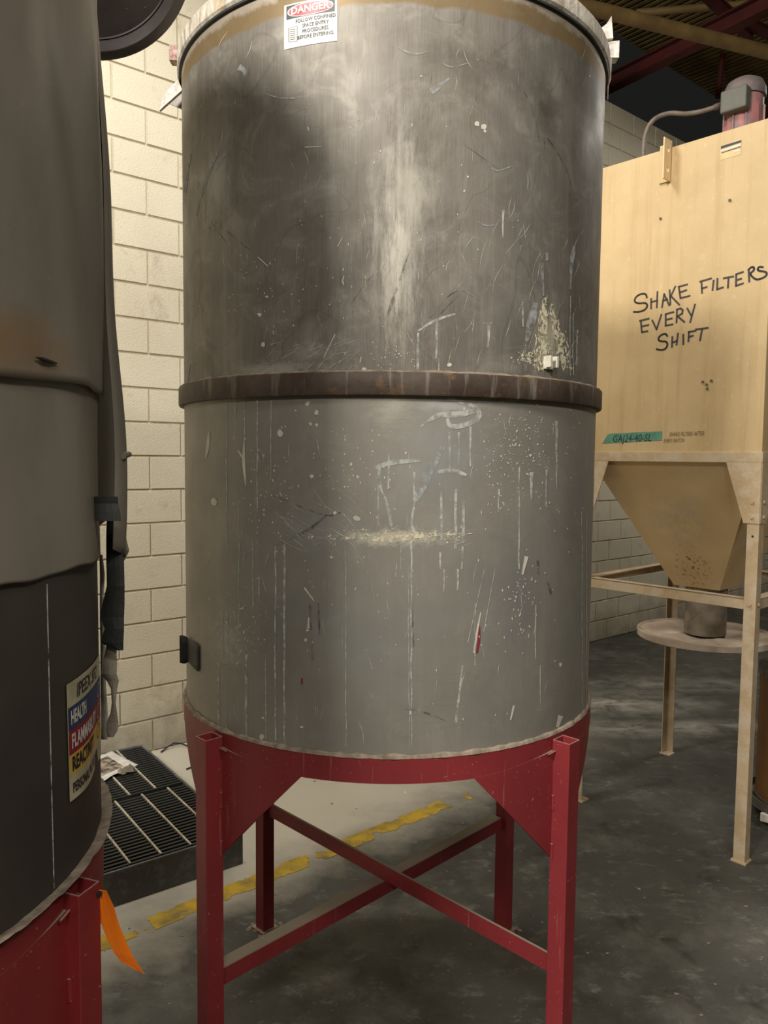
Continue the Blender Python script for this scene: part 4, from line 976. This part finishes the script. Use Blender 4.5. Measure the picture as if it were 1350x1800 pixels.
# lifting bracket with two holes
b = MB(); bw = .035
br0 = mp(.505, 0, 0)
def plate_with_holes(c, ux, uz, n_, w_, h_, holes, t):
    """rectangular plate with round holes as one bmesh"""
    bm = bmesh.new()
    def v2(x, y, k): return bm.verts.new(c+ux*x+uz*y+n_*k)
    m_ = MB(); seg = 12
    ys = [-h_/2]+[y for y in holes]+[h_/2]
    bounds = [-h_/2]+[(holes[i]+holes[i+1])/2 for i in range(len(holes)-1)]+[h_/2]
    for i, y in enumerate(holes):
        lo, hi = bounds[i], bounds[i+1]; outer = []; inner = []
        for k in range(seg):
            a = 2*pi*k/seg; dx, dy = cos(a), sin(a); inner.append((dx*.012, y+dy*.012))
            s_ = min((w_/2)/abs(dx) if abs(dx) > 1e-6 else 9, ((hi-y) if dy > 0 else (y-lo))/abs(dy) if abs(dy) > 1e-6 else 9); outer.append((dx*s_, y+dy*s_))
        corners = [(w_/2, hi), (-w_/2, hi), (-w_/2, lo), (w_/2, lo)]
        for f_ in (0, t):
            m_.add([c+ux*p_[0]+uz*p_[1]+n_*f_ for p_ in outer+inner], [(k, (k+1) % seg, (k+1) % seg+seg, k+seg) for k in range(seg)])
            for cq in corners:
                ang_ = sorted(range(seg), key=lambda k: hypot(outer[k][0]-cq[0], outer[k][1]-cq[1]))[:2]
                m_.add([c+ux*outer[ang_[0]][0]+uz*outer[ang_[0]][1]+n_*f_, c+ux*cq[0]+uz*cq[1]+n_*f_, c+ux*outer[ang_[1]][0]+uz*outer[ang_[1]][1]+n_*f_], [(0, 1, 2)])
        m_.add([c+ux*p_[0]+uz*p_[1] for p_ in inner]+[c+ux*p_[0]+uz*p_[1]+n_*t for p_ in inner], [(k, (k+1) % seg, (k+1) % seg+seg, k+seg) for k in range(seg)])
    for (x0, x1, y0, y1) in ((-w_/2, -w_/2, -h_/2, h_/2), (w_/2, w_/2, -h_/2, h_/2), (-w_/2, w_/2, -h_/2, -h_/2), (-w_/2, w_/2, h_/2, h_/2)):
        m_.add([c+ux*x0+uz*y0, c+ux*x1+uz*y1, c+ux*x1+uz*y1+n_*t, c+ux*x0+uz*y0+n_*t], [(0, 1, 2, 3)])
    bm.free(); return m_
Zv = Vector((0, 0, 1)); bc = mp(.468, -.036, 3.235)
ob_ = plate_with_holes(bc, B, Zv, A, .072, .185, [-.045, .045], .006).build('bracket', 'hopper', dc, label='lifting bracket with two holes')
b = MB(); fbox(b, .468, .525, -.006, .003, 3.145, 3.318); b.build('bracket_base', 'cream', ob_)
# screws
b = MB()
for a, z in ((.514, 2.983), (.187, 2.992)): b.tube([mp(a, .004, z), mp(a, -.004, z)], .006, 8)
for x, y in ((1235, 671), (1250, 669), (1242, 676), (1243, 683)):
    p_ = on_plane(x, y, O, B); b.tube([p_+B*.003, p_-B*.003], .0055, 8)
b.build('screws', 'steel', cab, kind='stuff')
# worn sticker near the top right
def fp(x, y, off=.002): return on_plane(x, y, O-B*(off-.003), B)
def quad(name, pts, off, mt, par):
    b = MB(); b.add([fp(x, y, off) for x, y in pts], [tuple(range(len(pts)))]); return b.build(name, mt, par)
stk = quad('sticker', [(1266, 256), (1303, 244), (1303, 271), (1266, 282)], .0012, 'label_dirty', dc)
M['cream_lab'] = simple('aged_sticker', rgb(216, 188, 138), rgb(200, 172, 122), 20, .5); stk.data.materials[0] = M['cream_lab']; stk['label'] = 'worn rating sticker'
quad('sticker_band', [(1267, 257), (1303, 246), (1303, 250), (1267, 262)], .002, 'sign_black', stk); quad('sticker_band', [(1268, 264), (1302, 253), (1302, 256), (1268, 266)], .002, 'label_white', stk); quad('sticker_band', [(1268, 268), (1302, 257), (1302, 258.5), (1268, 269.5)], .002, 'ink', stk); quad('sticker_band', [(1289, 266), (1300, 262), (1300, 265), (1289, 268)], .002, 'label_white', stk)
# green tape and notes
tp = quad('green_tape', [(1058, 780), (1068, 764), (1076, 762), (1164, 758), (1163, 774), (1072, 779)], .0015, 'tape_green', dc); tp['label'] = 'green masking tape with handwritten batch code'
ta, tz = mp(0, 0, 0), 0
def face_xy(x, y):
    p_ = on_plane(x, y, O, B); return (p_-O).dot(A), p_.z
fa, fz = face_xy(1076, 772); ga, gz = face_xy(1160, 769)
def tfn(off): return lambda x, y: mp(fa-x, .003-off, fz+(gz-fz)*x/(fa-ga)+y)
text_mesh('GAJ24-40-SL', .052, tfn(.0025), 'lettering', 'ink', tp, bold=-.0004, align='LEFT', sx=(fa-ga)/.33, shear=.15)
na, nz = face_xy(1176, 764)
text_mesh('SHAKE FILTERS AFTER', .028, lambda x, y: mp(na-x, .0008, nz+x*.02+y), 'lettering', 'faint_ink', cab, align='LEFT', sx=.62, shear=.2)
na2, nz2 = face_xy(1166, 775)
text_mesh('EVERY BATCH', .026, lambda x, y: mp(na2-x, .0008, nz2+x*.02+y), 'lettering', 'faint_ink', cab, align='LEFT', sx=.62, shear=.2)
# handwritten lettering in marker on the face
K = [[(285, 365), (278, 335), (245, 330), (205, 345), (178, 375), (178, 405), (215, 418), (265, 410), (290, 425), (285, 455), (255, 480), (210, 492), (168, 490)],
     [(322, 375), (322, 460)], [(378, 315), (372, 452)], [(325, 405), (375, 390)], [(418, 450), (437, 335), (482, 435)], [(425, 395), (465, 380)], [(485, 300), (492, 425)], [(535, 268), (490, 365)], [(495, 350), (570, 428)],
     [(640, 250), (565, 270), (580, 370), (662, 350)], [(575, 320), (632, 300)], [(765, 225), (770, 325)], [(752, 225), (850, 197)], [(768, 285), (812, 272)], [(872, 215), (862, 300)], [(905, 200), (902, 293), (955, 275)],
     [(960, 195), (1045, 180)], [(1003, 190), (997, 278)], [(1130, 140), (1070, 160), (1068, 262), (1130, 240)], [(1070, 212), (1115, 200)], [(1180, 120), (1185, 225)], [(1176, 122), (1205, 95), (1228, 100), (1225, 130), (1185, 155), (1240, 210), (1290, 200), (1335, 175), (1340, 145), (1310, 135), (1265, 130), (1258, 110), (1275, 93), (1305, 98)],
     [(222, 570), (302, 550)], [(232, 570), (240, 670), (292, 660)], [(240, 620), (300, 605)], [(332, 565), (370, 645), (412, 515)], [(520, 492), (450, 510), (450, 612), (512, 600)], [(452, 560), (505, 548)], [(550, 470), (545, 585)], [(546, 472), (580, 460), (600, 475), (595, 505), (555, 530), (615, 580)], [(640, 460), (672, 520)], [(708, 425), (665, 582)],
     [(465, 705), (455, 685), (425, 685), (390, 710), (385, 740), (410, 750), (455, 750), (468, 775), (455, 810), (420, 828), (370, 818)], [(508, 710), (505, 800)], [(558, 680), (545, 780)], [(510, 760), (550, 745)], [(605, 690), (605, 775)], [(655, 665), (650, 750)], [(650, 670), (715, 655)], [(655, 710), (690, 700)], [(715, 645), (820, 632)], [(770, 645), (752, 740)]]
b = MB()
for s_ in K:
    P = [on_plane(1080+x/5, 450+y/5, O-B*(-.0015), B) for x, y in (smooth_line(s_) if len(s_) > 6 else s_)]
    for a, c in zip(P[:-1], P[1:]):
        d = (c-a).normalized(); n_ = d.cross(B).normalized()*.0042; e = d*.003
        b.add([a-e+n_, c+e+n_, c+e-n_, a-e-n_], [(0, 1, 2, 3)])
b.build('handwriting', 'marker', cab, label='marker writing SHAKE FILTERS EVERY SHIFT')
# fan motor with junction box and conduit
mc = mp(.318, .42, 3.302); 
mo = MB(); mo.lathe((mc.x, mc.y), [(.0, 3.302), (.112, 3.302), (.112, 3.50), (.104, 3.505), (0, 3.505)], 40); 
c_off = (B*.0)
m1 = MB(); m1.lathe((mc.x, mc.y), [(.0, 3.303), (.088, 3.303), (.088, 3.62), (0, 3.62)], 40)
motor = m1.build('motor', 'motor', dc, smooth=True, label='grey and pink fan motor')
m2 = MB(); m2.lathe((mc.x, mc.y), [(.0, 3.70), (.045, 3.695), (.080, 3.675), (.096, 3.64), (.098, 3.60), (.09, 3.60), (0, 3.61)], 40); m2.build('motor_cap', 'motor_cap', motor, smooth=True)
m3 = MB(); jc = on_plane(1293, 177, O+B*.31, B); m3.box(jc, (.062, .030, .052), A, B); bevel(m3.build('junction_box', 'jbox', motor, label='dark grey junction box'), .008, 3)
for k in range(10):
    a = 2*pi*k/10; m4 = MB(); d = Vector((cos(a), sin(a), 0)); m4.box(mc+d*.089+Vector((0, 0, .13)), (.006, .004, .12), d, Zv.cross(d)); m4.build('cooling_fin', 'motor', motor)
pts_px = [(1262, 187), (1255, 189), (1232, 196), (1205, 200), (1180, 199), (1160, 204), (1145, 215), (1135, 235), (1132, 258), (1132, 285)]
st_ = jc+A*.088
cp = []
for i, (x, y) in enumerate(pts_px):
    off = .31+(.12-.31)*min(1, i/6)
    cp.append(on_plane(x, y, O+B*off, B))
cp[0] = Vector((st_.x, st_.y, cp[0].z)) if False else cp[0]
cp[-1] = Vector((cp[-2].x, cp[-2].y, 3.303)); 
b = MB()
def cat(P, n=5):
    o_ = []
    for i in range(len(P)-1):
        p0, p1, p2, p3 = P[max(i-1, 0)], P[i], P[i+1], P[min(i+2, len(P)-1)]
        for k in range(n):
            t = k/n; o_.append(.5*((2*p1)+(p2-p0)*t+(2*p0-5*p1+4*p2-p3)*t*t+(3*p1-p0-3*p2+p3)*t**3))
    return o_+[P[-1]]
b.tube(cat(cp), .011, 12); b.build('conduit', 'conduit', dc, smooth=True, label='grey flexible conduit')
b = MB(); b.tube([cp[0]+(cp[0]-cp[1]).normalized()*.012, cp[0]+(cp[1]-cp[0]).normalized()*.02], .015, 10); b.build('conduit_nut', 'conduit', dc)
# latches on the right side
for z in (1.50, 1.395):
    b = MB(); c = mp(-.006, .085, z)
    b.tube([mp(-.001, .075, z), mp(-.05, .075, z)], .006, 8); l_ = b.build('latch', 'steel', dc, label='side latch with black knob')
    b = MB(); b.box(mp(-.062, .10, z+.004), (.016, .038, .018), A, B); bevel(b.build('knob', 'black_plastic', l_), .006, 2)
    b = MB(); b.box(mp(-.05, .105, z+.028), (.02, .045, .003), A, B); b.build('latch_plate', 'cream_dusty', l_)
# dusty hose behind the hopper
b = MB(); hpts = [mp(.16, 1.16, 1.9), mp(.15, 1.18, 1.6), mp(.12, 1.22, 1.35), mp(.05, 1.28, 1.15), mp(-.08, 1.34, 1.02), mp(-.3, 1.4, .98)]
pp = cat(hpts, 8); b.tube(pp, [.085+(.006 if i % 2 else 0) for i in range(len(pp))], 18); o = b.build('dust_hose', 'tatter', dc, smooth=True, label='ribbed dusty hose behind the hopper')

# ------------------------------------------------------------------ brown fibre drum on a dolly at the right edge
DC = (2.20, 3.80)
dl = thing('drum_dolly', 'grey round dolly under the brown drum at the right edge', 'dolly', (DC[0], DC[1], 0))
b = MB(); b.lathe(DC, [(0, .085), (.30, .085), (.31, .09), (.31, .135), (.303, .135), (.300, .095), (0, .095)], 64, closed=False); b.build('pan', 'steel', dl, smooth=True, weld=True)
for k in range(5):
    a = 2*pi*k/5+3.6; c = Vector((DC[0]+cos(a)*.25, DC[1]+sin(a)*.25, .034)); d = Vector((-sin(a), cos(a), 0)); b = MB()
    b.tube([c-d*.015, c+d*.015], .034, 20); wl = b.build('wheel', 'black_plastic', dl, smooth=True)
    b = MB(); b.box(c+Vector((0, 0, .036)), (.02, .02, .015)); b.build('caster_fork', 'steel', wl)
e = at_z(1343, 1438, .07); b = MB(); b.box(e+Vector((.02, 0, .0)), (.035, .012, .022), (.86, -.5, 0), (.5, .86, 0)); bevel(b.build('handle_stub', 'label_white', dl, label='white stub handle'), .006, 2)
dm = thing('fibre_drum', 'brown fibreboard drum standing on the dolly behind the collector leg', 'drum', (DC[0], DC[1], .096))
b = MB(); b.lathe(DC, [(0, .097), (.268, .097), (.270, .12), (.268, .14), (.268, .78), (.0, .78)], 80, closed=False); b.build('barrel', 'drum', dm, smooth=True, weld=True)
b = MB(); b.lathe(DC, [(.268, .745), (.274, .747), (.276, .76), (.274, .795), (.262, .80), (0, .80), (0, .79), (.268, .785)], 80, closed=False); b.build('drum_lid', 'steel', dm, smooth=True, weld=True)
b = MB(); b.lathe(DC, [(.2685, .097), (.274, .098), (.274, .125), (.2685, .127)], 80); b.build('chime', 'steel', dm, smooth=True)

# ------------------------------------------------------------------ housings over the lamps and the added fill lights (out of view)
for n_, l_, t_, a_, b_, p_ in LAMPS:
    f_ = thing('lamp_or_fill', {'ceiling_lamp_by_wall': 'long ceiling light hung beside the block wall behind the centre tank', 'ceiling_lamp_behind_camera': 'square ceiling light behind the draped tank', 'front_fill_light': 'added fill light hung farthest from the block wall, behind the camera', 'fill_light_behind_collector': 'long added fill light behind the cream dust collector', 'ceiling_lamp_over_aisle': 'long ceiling light over the open aisle'}[n_], 'light', Vector(l_)+Vector((0, 0, .08)))
    q_ = (Vector(t_)-Vector(l_)).to_track_quat('-Z', 'Y').to_matrix(); ux, uy, uz = q_ @ Vector((1, 0, 0)), q_ @ Vector((0, 1, 0)), q_ @ Vector((0, 0, 1))
    b = MB(); b.box(Vector(l_)+uz*.05, (a_/2+.04, b_/2+.04, .03), ux, uy, uz); b.build('housing', 'steel', f_)
    b = MB(); b.tube([Vector(l_)+uz*.07, Vector((l_[0], l_[1], 6.25))], .01, 8); b.build('hanger', 'steel', f_)
